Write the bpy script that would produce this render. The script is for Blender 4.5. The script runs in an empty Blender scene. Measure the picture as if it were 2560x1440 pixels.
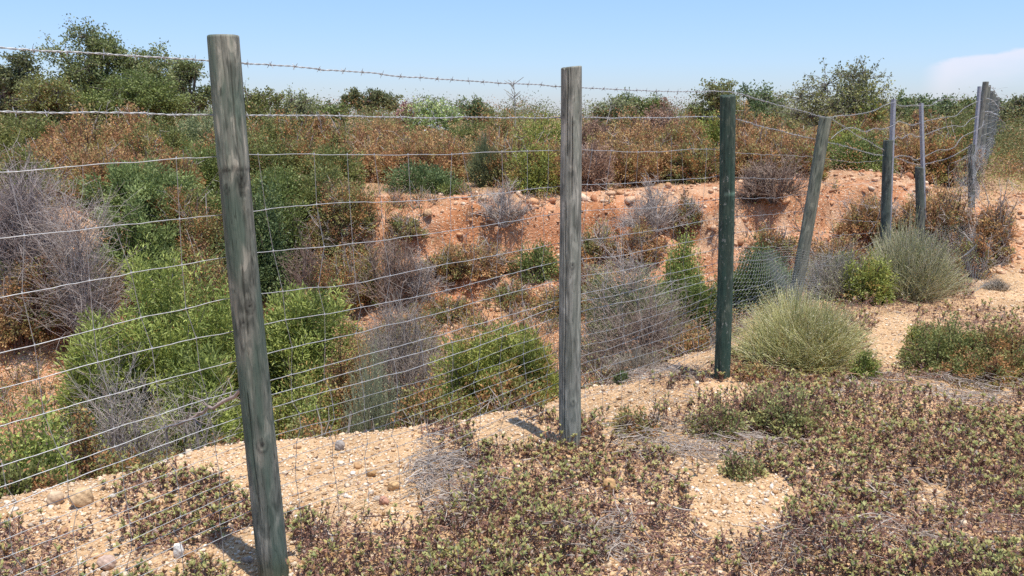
import bpy, math, random
import numpy as np
from mathutils import Vector, Matrix, Quaternion

# ------------------------------------------------------------------ scene, camera frame
sc = bpy.context.scene
COL = sc.collection
F = 2089.0; PITCH = math.atan(430 / F); CH = 1.58
FW = np.array([0, math.cos(PITCH), -math.sin(PITCH)]); UP = np.array([0, math.sin(PITCH), math.cos(PITCH)])
RT = np.array([1.0, 0, 0]); CAM = np.array([0, 0, CH])

def ray(px, py): return RT * (px - 1280) / F + UP * (720 - py) / F + FW
def atY(px, py, Y):
    r = ray(px, py); return CAM + r * (Y / r[1])
def to_px(p):
    d = p - CAM; k = d @ FW
    return 1280 + F * (d @ RT) / k, 720 - F * (d @ UP) / k
P1 = np.array([-0.8475, 2.6874]); U = np.array([0.6865, 0.72713]); N = np.array([-0.72713, 0.6865])
def on_fence(px, py, s=0.0):
    r = ray(px, py); k = (s + P1 @ N) / (r[:2] @ N); return CAM + r * k
def fp(t, s, z): return np.array([*(P1 + U * t + N * s), z])

# ------------------------------------------------------------------ noise
def _h(ix, iy, seed):
    n = (ix.astype(np.int64) * 374761393 + iy.astype(np.int64) * 668265263 + seed * 1442695041) & 0xFFFFFFFF
    n = ((n ^ (n >> 13)) * 1274126177) & 0xFFFFFFFF
    return ((n ^ (n >> 16)) & 0xFFFFFF) / float(0xFFFFFF)
def vnoise(x, y, seed=0):
    x = np.asarray(x, float); y = np.asarray(y, float)
    ix = np.floor(x); iy = np.floor(y); fx = x - ix; fy = y - iy
    fx = fx * fx * (3 - 2 * fx); fy = fy * fy * (3 - 2 * fy)
    a = _h(ix, iy, seed); b = _h(ix + 1, iy, seed); c = _h(ix, iy + 1, seed); d = _h(ix + 1, iy + 1, seed)
    return (a * (1 - fx) + b * fx) * (1 - fy) + (c * (1 - fx) + d * fx) * fy
def fbm(x, y, seed=0, o=4):
    v = 0; a = 0.5; 
    for k in range(o):
        v = v + a * vnoise(np.asarray(x) * 2 ** k, np.asarray(y) * 2 ** k, seed + k * 17); a *= 0.5
    return v
def sstep(a, b, x):
    t = np.clip((x - a) / (b - a), 0, 1); return t * t * (3 - 2 * t)

# ------------------------------------------------------------------ terrain
def ts(x, y):
    dx = x - P1[0]; dy = y - P1[1]
    return dx * U[0] + dy * U[1], dx * N[0] + dy * N[1]
def lip_s(t): return np.interp(t, [-4, -.4, .6, 1.24, 1.9, 2.5, 3.4, 5, 9], [1.7, 1.3, 1.1, .67, .42, .36, .25, .35, .6])
def bank_v(x, y):
    toe = np.interp(x, [-9, -6, -3, 0, 3, 6, 9], [6.2, 6.6, 7.4, 8.3, 8.3, 8.7, 9.2]) + 0.7 * (fbm(x * .9, y * .2 + 3, 5, 3) - .5)
    return (y - toe) / 2.2
def terrain(x, y, fine=True):
    x = np.asarray(x, float); y = np.asarray(y, float)
    t, s = ts(x, y)
    lp = lip_s(t) + 0.25 * (fbm(x * 2.2, y * 2.2, 31, 3) - .45)
    dep = np.interp(t, [-5, 0, 1, 2, 3.2, 4.5, 6, 8], [1.05, 0.95, .78, .72, .62, .38, .2, .05])
    g = sstep(0, 1.0, (s - lp) / 0.95)
    v = np.clip(bank_v(x, y), 0, 1)
    vn = v + .30 * (fbm(x * 1.7, y * 1.7, 77, 4) - .5)
    scarp = np.clip(v * .40 + .42 * sstep(.62, .70, vn) + .18 * sstep(.30, .38, vn + .1 * (fbm(x * 4, y * 4, 78, 2) - .5)), 0, 1)
    scarp = scarp - .10 * np.sin(np.pi * v) * (fbm(x * 2.6, y * .5, 41, 3) - .3) * 2
    right = sstep(-1.0, 0.4, s) * sstep(6.0, 4.7, x)                      # 1 beyond the fence line, 0 on the near side
    prof = right * scarp + (1 - right) * sstep(0, 1, (y - 7.6) / 5.0)
    topz = .62 + .27 * np.exp(-((x - 4.4) / 2.1) ** 2) * np.exp(-((y - 11) / 2.2) ** 2)
    z = -dep * g * (1 - prof) + topz * prof
    far = np.clip((y - 14) / 60, 0, 1.5)
    z = z + .5 * far
    amp = np.where((v > 0) & (v < 1), 1.5, 1.0)
    z = z + amp * (.10 * (fbm(x * 1.1, y * 1.1, 3, 3) - .45) * (.35 + .65 * np.clip(s, 0, 1)) )
    bk = np.exp(-((bank_v(x, y) - .55) / .42) ** 2) * sstep(-1.2, 0, s)
    z = z + bk * (.34 * (fbm(x * 1.9, y * 1.5, 61, 3) - .45) + .20 * (fbm(x * 4.5, y * 4.5, 62, 4) - .45) - .16 * np.exp(-np.abs(fbm(x * 1.5, y * .7, 63, 3) - .47) / .025))
    if fine:
        z = z + amp * (.05 * (fbm(x * 6, y * 6, 9, 3) - .45)) + .012 * (fbm(x * 28, y * 28, 19, 2) - .4)
    return z
def gz(x, y): return float(terrain(np.array([x]), np.array([y]))[0])

# ------------------------------------------------------------------ mesh building
class MB:
    def __init__(self): self.v = []; self.f4 = []; self.f3 = []; self.c = []; self.n = 0
    def add(self, v, f, c=None):
        v = np.asarray(v, np.float32).reshape(-1, 3); f = np.asarray(f, np.int32)
        (self.f4 if f.shape[1] == 4 else self.f3).append(f + self.n)
        if c is None: c = np.ones((len(v), 3), np.float32)
        c = np.asarray(c, np.float32)
        if c.ndim == 1: c = np.tile(c, (len(v), 1))
        self.v.append(v); self.c.append(c); self.n += len(v)
    def mesh(self, name, mat, smooth=True):
        v = np.concatenate(self.v) if self.v else np.zeros((0, 3), np.float32)
        c = np.concatenate(self.c) if self.c else np.zeros((0, 3), np.float32)
        f4 = np.concatenate(self.f4) if self.f4 else np.zeros((0, 4), np.int32)
        f3 = np.concatenate(self.f3) if self.f3 else np.zeros((0, 3), np.int32)
        me = bpy.data.meshes.new(name)
        me.vertices.add(len(v)); me.vertices.foreach_set('co', v.ravel())
        loops = np.concatenate([f4.ravel(), f3.ravel()]).astype(np.int32)
        me.loops.add(len(loops)); me.loops.foreach_set('vertex_index', loops)
        st = np.concatenate([np.arange(len(f4)) * 4, len(f4) * 4 + np.arange(len(f3)) * 3]).astype(np.int32)
        me.polygons.add(len(st)); me.polygons.foreach_set('loop_start', st)
        me.update(calc_edges=True)
        a = me.attributes.new('col', 'FLOAT_COLOR', 'POINT')
        a.data.foreach_set('color', np.concatenate([c, np.ones((len(c), 1), np.float32)], 1).ravel())
        me.polygons.foreach_set('use_smooth', np.full(len(st), smooth))
        if mat: me.materials.append(mat)
        return me
    def build(self, name, mat, parent=None, smooth=True):
        return link(name, self.mesh(name, mat, smooth), parent)

def link(name, data, parent=None, loc=None):
    o = bpy.data.objects.new(name, data); COL.objects.link(o)
    if parent is not None: o.parent = parent
    if loc is not None: o.location = loc
    return o
def tag(o, label=None, cat=None, group=None, kind=None):
    if label: o['label'] = label
    if cat: o['category'] = cat
    if group: o['group'] = group
    if kind: o['kind'] = kind
    return o
def empty(name, loc=(0, 0, 0)):
    o = bpy.data.objects.new(name, None); COL.objects.link(o); o.location = loc; o.empty_display_size = .1; return o

def unit(v): return v / np.maximum(np.linalg.norm(v, axis=-1, keepdims=True), 1e-9)
def tubes(paths, rad, sides=3):
    """paths (M,K,3), rad (M,K) -> verts, quads"""
    paths = np.asarray(paths, float); M, K, _ = paths.shape
    rad = np.broadcast_to(np.asarray(rad, float), (M, K))
    tan = unit(np.gradient(paths, axis=1))
    ref = np.tile(np.array([.31, .17, .93]), (M, K, 1)); bad = np.abs((tan * ref).sum(-1)) > .92
    ref[bad] = [.9, .3, .1]
    a = unit(np.cross(tan, ref)); b = np.cross(tan, a)
    ang = np.arange(sides) * 2 * np.pi / sides
    v = paths[:, :, None] + rad[:, :, None, None] * (np.cos(ang)[:, None] * a[:, :, None] + np.sin(ang)[:, None] * b[:, :, None])
    base = (np.arange(M) * K * sides)[:, None, None] + (np.arange(K - 1) * sides)[None, :, None]
    i = np.arange(sides)[None, None]; j = (i + 1) % sides
    f = np.stack([base + i, base + j, base + sides + j, base + sides + i], -1).reshape(-1, 4)
    return v.reshape(-1, 3), f
def add_tubes(mb, paths, rad, col, sides=3):
    v, f = tubes(paths, rad, sides); M, K = np.asarray(paths).shape[:2]
    col = np.asarray(col, float)
    if col.ndim == 2: col = np.repeat(col, K * sides, 0)
    mb.add(v, f, col)
def add_leaves(mb, pos, d, nrm, L, W, col):
    d = unit(d); sd = unit(np.cross(d, nrm)); nn = np.cross(sd, d)
    L = np.asarray(L)[:, None]; W = np.asarray(W)[:, None]
    v = np.stack([pos, pos + d * L * .5 + sd * W * .5 + nn * L * .05, pos + d * L - nn * L * .06, pos + d * L * .5 - sd * W * .5 + nn * L * .05], 1)
    n = len(pos); f = np.arange(n * 4).reshape(n, 4)
    mb.add(v.reshape(-1, 3), f, np.repeat(col, 4, 0))
def pick(rng, pal, n):
    w = np.array([p[0] for p in pal], float); w /= w.sum()
    c = np.array([p[1] for p in pal])[rng.choice(len(pal), n, p=w)]
    return c
def rnd_unit(rng, n): return unit(rng.normal(size=(n, 3)))

# ------------------------------------------------------------------ materials
def new_mat(name):
    m = bpy.data.materials.new(name); m.use_nodes = True; nt = m.node_tree; nt.nodes.clear()
    out = nt.nodes.new('ShaderNodeOutputMaterial'); return m, nt, out
def nd(nt, typ, **kw):
    n = nt.nodes.new(typ)
    for k, v in kw.items():
        if k in n.inputs: n.inputs[k].default_value = v
        else: setattr(n, k, v)
    return n
def ramp(nt, stops, src=None, interp='LINEAR'):
    r = nt.nodes.new('ShaderNodeValToRGB'); r.color_ramp.interpolation = interp
    el = r.color_ramp.elements
    while len(el) < len(stops): el.new(.5)
    for e, (p, c) in zip(el, stops): e.position = p; e.color = (*c, 1) if len(c) == 3 else c
    if src: nt.links.new(src, r.inputs[0])
    return r
def mixc(nt, fac, a, b, blend='MIX'):
    m = nt.nodes.new('ShaderNodeMix'); m.data_type = 'RGBA'; m.blend_type = blend
    for i, s in ((0, fac), (6, a), (7, b)):
        if hasattr(s, 'links'): nt.links.new(s, m.inputs[i])
        elif i == 0: m.inputs[0].default_value = s
        else: m.inputs[i].default_value = (*s, 1)
    return m.outputs[2]

def leaf_material(name, rough=.55, trans=.33):
    m, nt, out = new_mat(name)
    at = nd(nt, 'ShaderNodeAttribute', attribute_name='col')
    no = nd(nt, 'ShaderNodeTexNoise', Scale=9.0); tc = nd(nt, 'ShaderNodeTexCoord'); nt.links.new(tc.outputs['Object'], no.inputs['Vector'])
    r = ramp(nt, [(.3, (.82, .82, .82)), (.7, (1.15, 1.15, 1.15))], no.outputs[0])
    c = mixc(nt, 1.0, at.outputs['Color'], r.outputs[0], 'MULTIPLY')
    p = nd(nt, 'ShaderNodeBsdfPrincipled', Roughness=rough); p.inputs['Specular IOR Level'].default_value = .35
    t = nd(nt, 'ShaderNodeBsdfTranslucent'); mx = nd(nt, 'ShaderNodeMixShader', Fac=trans)
    nt.links.new(c, p.inputs['Base Color']); nt.links.new(c, t.inputs['Color'])
    nt.links.new(p.outputs[0], mx.inputs[1]); nt.links.new(t.outputs[0], mx.inputs[2]); nt.links.new(mx.outputs[0], out.inputs[0])
    return m
def solid_material(name, rough=.8, nscale=30., lo=.75, hi=1.2, bump=.0):
    m, nt, out = new_mat(name)
    at = nd(nt, 'ShaderNodeAttribute', attribute_name='col')
    tc = nd(nt, 'ShaderNodeTexCoord'); no = nd(nt, 'ShaderNodeTexNoise', Scale=nscale, Detail=4.0); nt.links.new(tc.outputs['Object'], no.inputs['Vector'])
    r = ramp(nt, [(.3, (lo,) * 3), (.7, (hi,) * 3)], no.outputs[0])
    c = mixc(nt, 1.0, at.outputs['Color'], r.outputs[0], 'MULTIPLY')
    p = nd(nt, 'ShaderNodeBsdfPrincipled', Roughness=rough); p.inputs['Specular IOR Level'].default_value = .25
    nt.links.new(c, p.inputs['Base Color'])
    if bump:
        b = nd(nt, 'ShaderNodeBump', Strength=bump, Distance=.01); nt.links.new(no.outputs[0], b.inputs['Height']); nt.links.new(b.outputs[0], p.inputs['Normal'])
    nt.links.new(p.outputs[0], out.inputs[0]); return m
def metal_material():
    m, nt, out = new_mat('galvanised_steel')
    at = nd(nt, 'ShaderNodeAttribute', attribute_name='col')
    tc = nd(nt, 'ShaderNodeTexCoord'); no = nd(nt, 'ShaderNodeTexNoise', Scale=45., Detail=3.); nt.links.new(tc.outputs['Object'], no.inputs['Vector'])
    r = ramp(nt, [(.3, (.75,) * 3), (.7, (1.1,) * 3)], no.outputs[0])
    c = mixc(nt, 1.0, at.outputs['Color'], r.outputs[0], 'MULTIPLY')
    p = nd(nt, 'ShaderNodeBsdfPrincipled', Roughness=.5, Metallic=.45); nt.links.new(c, p.inputs['Base Color'])
    nt.links.new(p.outputs[0], out.inputs[0]); return m
def ground_material():
    m, nt, out = new_mat('gravelly_soil'); L = nt.links
    tc = nd(nt, 'ShaderNodeTexCoord'); ob = tc.outputs['Object']
    at = nd(nt, 'ShaderNodeAttribute', attribute_name='col')
    n1 = nd(nt, 'ShaderNodeTexNoise', Scale=1.7, Detail=6.); n2 = nd(nt, 'ShaderNodeTexNoise', Scale=22., Detail=5., Roughness=.7)
    v1 = nd(nt, 'ShaderNodeTexVoronoi', Scale=58.); v2 = nd(nt, 'ShaderNodeTexVoronoi', Scale=24.)
    for n in (n1, n2, v1, v2): L.new(ob, n.inputs['Vector'])
    r1 = ramp(nt, [(.3, (.78, .76, .72)), (.7, (1.16, 1.16, 1.18))], n1.outputs[0])
    c = mixc(nt, 1., at.outputs['Color'], r1.outputs[0], 'MULTIPLY')
    r2 = ramp(nt, [(.3, (.7, .66, .62)), (.72, (1.2, 1.2, 1.2))], n2.outputs[0])
    c = mixc(nt, .8, c, r2.outputs[0], 'MULTIPLY')
    # embedded grit: pale and tan specks
    sep = nd(nt, 'ShaderNodeSeparateColor'); L.new(v1.outputs['Color'], sep.inputs[0])
    gate = ramp(nt, [(.58, (0, 0, 0)), (.66, (1, 1, 1))], sep.outputs[0])
    edge = ramp(nt, [(.25, (1, 1, 1)), (.45, (0, 0, 0))], v1.outputs['Distance'])
    gm = mixc(nt, 1., gate.outputs[0], edge.outputs[0], 'MULTIPLY')
    grit = ramp(nt, [(0, (.50, .36, .22)), (.5, (.62, .50, .36)), (1, (.74, .66, .52))], sep.outputs[1])
    c = mixc(nt, gm, c, grit.outputs[0])
    p = nd(nt, 'ShaderNodeBsdfPrincipled', Roughness=.95); p.inputs['Specular IOR Level'].default_value = .1
    L.new(c, p.inputs['Base Color'])
    n3 = nd(nt, 'ShaderNodeTexNoise', Scale=6.5, Detail=5., Roughness=.65); L.new(ob, n3.inputs['Vector'])
    b0 = nd(nt, 'ShaderNodeBump', Strength=.6, Distance=.07); L.new(n3.outputs[0], b0.inputs['Height'])
    b1 = nd(nt, 'ShaderNodeBump', Strength=.7, Distance=.025); L.new(n2.outputs[0], b1.inputs['Height']); L.new(b0.outputs[0], b1.inputs['Normal'])
    b2 = nd(nt, 'ShaderNodeBump', Strength=.6, Distance=.012, invert=True); L.new(v1.outputs['Distance'], b2.inputs['Height']); L.new(b1.outputs[0], b2.inputs['Normal'])
    L.new(b2.outputs[0], p.inputs['Normal']); L.new(p.outputs[0], out.inputs[0]); return m
def wood_material(name, pale, mid, dark, green, green_amt=.5, flecks=0., seed=0., wave=.4):
    m, nt, out = new_mat(name); L = nt.links
    tc = nd(nt, 'ShaderNodeTexCoord')
    def mp(s):
        q = nd(nt, 'ShaderNodeMapping'); q.inputs['Scale'].default_value = s; q.inputs['Location'].default_value = (seed, seed * .7, seed * 1.3)
        L.new(tc.outputs['Object'], q.inputs['Vector']); return q.outputs[0]
    fine = nd(nt, 'ShaderNodeTexNoise', Scale=1., Detail=5., Roughness=.7); L.new(mp((150, 150, 9)), fine.inputs['Vector'])
    blot = nd(nt, 'ShaderNodeTexNoise', Scale=1., Detail=4.); blot.inputs['Distortion'].default_value = .6; L.new(mp((36, 36, 10)), blot.inputs['Vector'])
    big = nd(nt, 'ShaderNodeTexNoise', Scale=1., Detail=3.); L.new(mp((20, 20, 3.6)), big.inputs['Vector'])
    wav = nd(nt, 'ShaderNodeTexWave', wave_type='RINGS', rings_direction='Z', Scale=1., Distortion=5.5, Detail=2.5); wav.inputs['Detail Scale'].default_value = .8
    q = nd(nt, 'ShaderNodeMapping'); q.inputs['Scale'].default_value = (26, 26, 1.4); q.inputs['Location'].default_value = (.6, -1.4, seed); q.inputs['Rotation'].default_value = (.05, .06, 0)
    L.new(tc.outputs['Object'], q.inputs['Vector']); L.new(q.outputs[0], wav.inputs['Vector'])
    base = ramp(nt, [(.36, dark), (.47, mid), (.55, mid), (.62, pale)], blot.outputs[0])
    gr = ramp(nt, [(.40, (0, 0, 0)), (.62, (1, 1, 1))], big.outputs[0])
    ga = nd(nt, 'ShaderNodeMath', operation='MULTIPLY'); ga.inputs[1].default_value = green_amt; L.new(gr.outputs[0], ga.inputs[0])
    c = mixc(nt, ga.outputs[0], base.outputs[0], green)
    fr = ramp(nt, [(.34, (.62, .62, .62)), (.52, (1, 1, 1)), (.75, (1.2, 1.2, 1.2))], fine.outputs[0])
    c = mixc(nt, .8, c, fr.outputs[0], 'MULTIPLY')
    wr = ramp(nt, [(.0, (.62, .62, .62)), (.35, (1, 1, 1)), (1, (1.1, 1.1, 1.1))], wav.outputs[0])
    c = mixc(nt, wave, c, wr.outputs[0], 'MULTIPLY')
    if flecks:
        fl = nd(nt, 'ShaderNodeTexNoise', Scale=1., Detail=5., Roughness=.8); L.new(mp((55, 55, 26)), fl.inputs['Vector'])
        f2 = ramp(nt, [(.60, (0, 0, 0)), (.64, (1, 1, 1))], fl.outputs[0])
        fm = nd(nt, 'ShaderNodeMath', operation='MULTIPLY'); fm.inputs[1].default_value = flecks; L.new(f2.outputs[0], fm.inputs[0])
        c = mixc(nt, fm.outputs[0], c, (.42, .42, .36))
    ck = nd(nt, 'ShaderNodeTexNoise', Scale=1., Detail=2.); L.new(mp((75, 75, 3.2)), ck.inputs['Vector'])
    cr = ramp(nt, [(.485, (1, 1, 1)), (.497, (.38, .36, .34)), (.503, (.38, .36, .34)), (.515, (1, 1, 1))], ck.outputs[0])
    c = mixc(nt, .75, c, cr.outputs[0], 'MULTIPLY')
    at = nd(nt, 'ShaderNodeAttribute', attribute_name='col')
    c = mixc(nt, 1., c, at.outputs['Color'], 'MULTIPLY')
    p = nd(nt, 'ShaderNodeBsdfPrincipled', Roughness=.85); p.inputs['Specular IOR Level'].default_value = .2
    L.new(c, p.inputs['Base Color'])
    b = nd(nt, 'ShaderNodeBump', Strength=.45, Distance=.004); L.new(fine.outputs[0], b.inputs['Height'])
    b2 = nd(nt, 'ShaderNodeBump', Strength=.3, Distance=.003); L.new(wav.outputs[0], b2.inputs['Height']); L.new(b.outputs[0], b2.inputs['Normal'])
    L.new(b2.outputs[0], p.inputs['Normal']); L.new(p.outputs[0], out.inputs[0]); return m

LEAF = leaf_material('shrub_leaf'); DRYLEAF = leaf_material('dry_leaf', .75, .30); NEEDLE = leaf_material('grass_stem', .6, .2)
BARK = solid_material('twig_bark', .9, 25., .7, 1.2); STONE = solid_material('stone', .85, 60., .72, 1.2, .5)
METAL = metal_material(); SOIL = ground_material()

# ------------------------------------------------------------------ world, sun, camera
SUN_EL = math.radians(77.5); SD = Vector((.62, -.78, 0)).normalized()
sun_dir = Vector((SD.x * math.cos(SUN_EL), SD.y * math.cos(SUN_EL), math.sin(SUN_EL)))
w = bpy.data.worlds.new('World'); sc.world = w; w.use_nodes = True; nt = w.node_tree; nt.nodes.clear()
wo = nt.nodes.new('ShaderNodeOutputWorld'); bg = nt.nodes.new('ShaderNodeBackground'); bg.inputs['Strength'].default_value = .15
sky = nt.nodes.new('ShaderNodeTexSky'); sky.sky_type = 'NISHITA'; sky.sun_disc = False
sky.sun_elevation = SUN_EL; sky.sun_rotation = math.atan2(SD.x, SD.y); sky.air_density = 1.0; sky.dust_density = .25; sky.ozone_density = 2.2; sky.altitude = 30
# a thin flat pinkish cloud bank low on the right of the sky, fixed in direction
tc = nt.nodes.new('ShaderNodeTexCoord'); sp = nt.nodes.new('ShaderNodeSeparateXYZ'); nt.links.new(tc.outputs['Generated'], sp.inputs[0])
def wm(op, a, b=None, c=None):
    n = nt.nodes.new('ShaderNodeMath'); n.operation = op
    for i, s in enumerate((a, b, c)):
        if s is None: continue
        if hasattr(s, 'links'): nt.links.new(s, n.inputs[i])
        else: n.inputs[i].default_value = s
    return n.outputs[0]
az = wm('ARCTAN2', sp.outputs[0], sp.outputs[1]); el = wm('ARCSINE', sp.outputs[2])
cn = nd(nt, 'ShaderNodeTexNoise', Scale=14., Detail=6., Roughness=.6); cm = nd(nt, 'ShaderNodeMapping'); cm.inputs['Scale'].default_value = (1, 1, 2.6)
nt.links.new(tc.outputs['Generated'], cm.inputs[0]); nt.links.new(cm.outputs[0], cn.inputs['Vector'])
nz = wm('MULTIPLY', wm('SUBTRACT', cn.outputs[0], .5), .026)
topedge = wm('MINIMUM', wm('MULTIPLY_ADD', wm('SUBTRACT', az, .457), .25, .052), .075)   # cloud top in elevation, rising to the right
d_top = wm('SUBTRACT', wm('ADD', topedge, nz), el)
def ss(a, b, s):
    n = nt.nodes.new('ShaderNodeMapRange'); n.interpolation_type = 'SMOOTHSTEP'; nt.links.new(s, n.inputs[0]); n.inputs[1].default_value = a; n.inputs[2].default_value = b; return n.outputs[0]
mask = wm('MULTIPLY', wm('MULTIPLY', ss(0, .006, d_top), ss(.05, .0, d_top)), wm('MULTIPLY', ss(.44, .47, az), ss(1.3, 1.0, az)))
mask = wm('MULTIPLY', mask, .5)
tint = ramp(nt, [(0, (.43, .47, .67)), (.06, (.50, .56, .73)), (.2, (.65, .72, .87)), (.45, (.87, .92, .98)), (1, (1, 1, 1))], sp.outputs[2])
skycol = mixc(nt, 1., sky.outputs[0], tint.outputs[0], 'MULTIPLY')
ccol = mixc(nt, mask, skycol, (4.7, 4.2, 4.6))
nt.links.new(ccol, bg.inputs[0]); nt.links.new(bg.outputs[0], wo.inputs[0])

sl = bpy.data.lights.new('sun', 'SUN'); sl.energy = 4.0; sl.angle = math.radians(.53); sl.color = (1, .955, .89)
so = link('sun', sl); so.rotation_euler = (-sun_dir).to_track_quat('-Z', 'Y').to_euler(); so.location = (0, 0, 20)
cam = bpy.data.cameras.new('camera'); cam.sensor_width = 36; cam.lens = 36 * F / 2560; cam.clip_end = 2000; cam.clip_start = .05
co = link('camera', cam); co.location = CAM; co.rotation_euler = (math.pi / 2 - PITCH, 0, 0); sc.camera = co
sc.view_settings.view_transform = 'Standard'; sc.view_settings.look = 'None'; sc.view_settings.gamma = 1; sc.view_settings.exposure = .56
sc.view_settings.use_curve_mapping = False
sc.cycles.max_bounces = 6; sc.cycles.diffuse_bounces = 3; sc.cycles.glossy_bounces = 2; sc.cycles.transmission_bounces = 3
sc.cycles.use_adaptive_sampling = False; sc.cycles.use_denoising = False

# ------------------------------------------------------------------ ground sheet (rings around the viewpoint, finer where it is near)
def build_ground():
    a1 = np.linspace(-.82, .82, 900); a2 = np.linspace(.82, 2 * np.pi - .82, 202)[1:-1]
    ang = np.concatenate([a1, a2]); r = np.concatenate([[.25, .5, .8, 1.1], np.exp(np.linspace(np.log(1.4), np.log(24), 460)), np.exp(np.linspace(np.log(24.6), np.log(700), 50))])
    A, R = np.meshgrid(ang, r); x = R * np.sin(A); y = R * np.cos(A)
    z = terrain(x, y); z[r > 40] = np.maximum(z[r > 40] * 0 + terrain(x[r > 40], y[r > 40], False), .2)
    na = len(ang); nr = len(r)
    v = np.stack([x, y, z], -1).reshape(-1, 3)
    i = (np.arange(nr - 1) * na)[:, None]; j = np.arange(na)[None]; k = (j + 1) % na
    f = np.stack([i + j, i + k, i + na + k, i + na + j], -1).reshape(-1, 4)[:, ::-1]
    xs, ys = v[:, 0], v[:, 1]
    t, s = ts(xs, ys); red = np.clip(sstep(.1, .9, s - lip_s(t)) * .75 + sstep(0, .3, bank_v(xs, ys)) * .5, 0, 1)
    red = np.clip(red + .5 * (fbm(xs * .8, ys * .8, 55, 3) - .45), 0, 1)
    plat = sstep(1.02, 1.3, bank_v(xs, ys))
    sand = np.array([.575, .385, .215]); rd = np.array([.53, .265, .14]); pl = np.array([.34, .22, .12])
    c = sand + (rd - sand) * red[:, None]; c = c + (pl - c) * plat[:, None] * .8
    top = sstep(.6, .95, bank_v(xs, ys)) * sstep(1.3, 1.02, bank_v(xs, ys)) * (fbm(xs * 1.3, ys * 1.3, 66, 3) > .42)
    c = c + (np.array([.56, .37, .23]) - c) * (top * .6)[:, None]
    bkm = (sstep(-.1, .15, bank_v(xs, ys)) * sstep(1.25, 1.0, bank_v(xs, ys)) * sstep(-1., .2, s))[:, None]
    q1 = sstep(.46, .60, fbm(xs * 1.7, ys * 2.2, 211, 4))[:, None]; q2 = sstep(.50, .62, fbm(xs * 4.2, ys * 5, 212, 4))[:, None]; q3 = sstep(.54, .64, fbm(xs * 2.9, ys * 3.4, 213, 4))[:, None]
    c = c + (np.array([.47, .19, .082]) - c) * q1 * bkm * .75; c = c + (np.array([.34, .135, .065]) - c) * q2 * bkm * .4; c = c + (np.array([.62, .41, .265]) - c) * q3 * bkm * .75
    mb = MB(); mb.add(v, f, c)
    cv = np.array([[0, 0, gz(0, 0)]]); mb.add(np.concatenate([cv, v[:na]]), np.stack([np.zeros(na, int), 1 + (np.arange(na) + 1) % na, 1 + np.arange(na)], -1), np.tile(sand, (na + 1, 1)))
    return tag(mb.build('ground', SOIL), kind='structure')
build_ground()

# ------------------------------------------------------------------ stones
PHI = (1 + 5 ** .5) / 2
ICO = unit(np.array([[-1, PHI, 0], [1, PHI, 0], [-1, -PHI, 0], [1, -PHI, 0], [0, -1, PHI], [0, 1, PHI], [0, -1, -PHI], [0, 1, -PHI], [PHI, 0, -1], [PHI, 0, 1], [-PHI, 0, -1], [-PHI, 0, 1]], float))
ICF = np.array([[0, 11, 5], [0, 5, 1], [0, 1, 7], [0, 7, 10], [0, 10, 11], [1, 5, 9], [5, 11, 4], [11, 10, 2], [10, 7, 6], [7, 1, 8], [3, 9, 4], [3, 4, 2], [3, 2, 6], [3, 6, 8], [3, 8, 9], [4, 9, 5], [2, 4, 11], [6, 2, 10], [8, 6, 7], [9, 8, 1]])
def subdiv(v, f):
    v = list(map(tuple, v)); cache = {}; nf = []
    def mid(a, b):
        k = (min(a, b), max(a, b))
        if k not in cache:
            q = (np.array(v[a]) + np.array(v[b])) / 2; q /= np.linalg.norm(q); v.append(tuple(q)); cache[k] = len(v) - 1
        return cache[k]
    for a, b, c in f:
        x, y, z = mid(a, b), mid(b, c), mid(c, a); nf += [(a, x, z), (b, y, x), (c, z, y), (x, y, z)]
    return np.array(v), np.array(nf)
ICO1, ICF1 = subdiv(ICO, ICF); ICO2, ICF2 = subdiv(ICO1, ICF1); ICO3, ICF3 = subdiv(ICO2, ICF2)
PEB = [(5, (.64, .46, .29)), (3, (.58, .37, .20)), (4, (.70, .55, .39)), (1.2, (.76, .67, .55)), (2, (.46, .27, .13)), (.3, (.42, .34, .26))]
def add_stones(mb, rng, x, y, size, pal, sink=.25, tv=ICO, tf=ICF):
    n = len(x); z = terrain(x, y)
    sc3 = size[:, None] * np.stack([rng.uniform(.8, 1.25, n), rng.uniform(.6, 1., n), rng.uniform(.4, .75, n)], -1) * .5
    jit = 1 + rng.normal(0, .13, (n, len(tv), 1))
    v = tv[None] * jit * sc3[:, None]
    a = rng.uniform(0, 6.28, n); ca, sa = np.cos(a)[:, None], np.sin(a)[:, None]
    tl = rng.normal(0, .25, n)[:, None]
    vx, vy, vz = v[..., 0], v[..., 1], v[..., 2]; vz2 = vz + vx * np.sin(tl)
    v = np.stack([vx * ca - vy * sa, vx * sa + vy * ca, vz2], -1)
    v += np.stack([x, y, z + sc3[:, 2] * (1 - 2 * sink)], -1)[:, None]
    f = (np.arange(n) * len(tv))[:, None, None] + tf[None]
    c = pick(rng, pal, n) * rng.uniform(.78, 1.15, (n, 1))
    mb.add(v.reshape(-1, 3), f.reshape(-1, 3), np.repeat(c, len(tv), 0))

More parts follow.
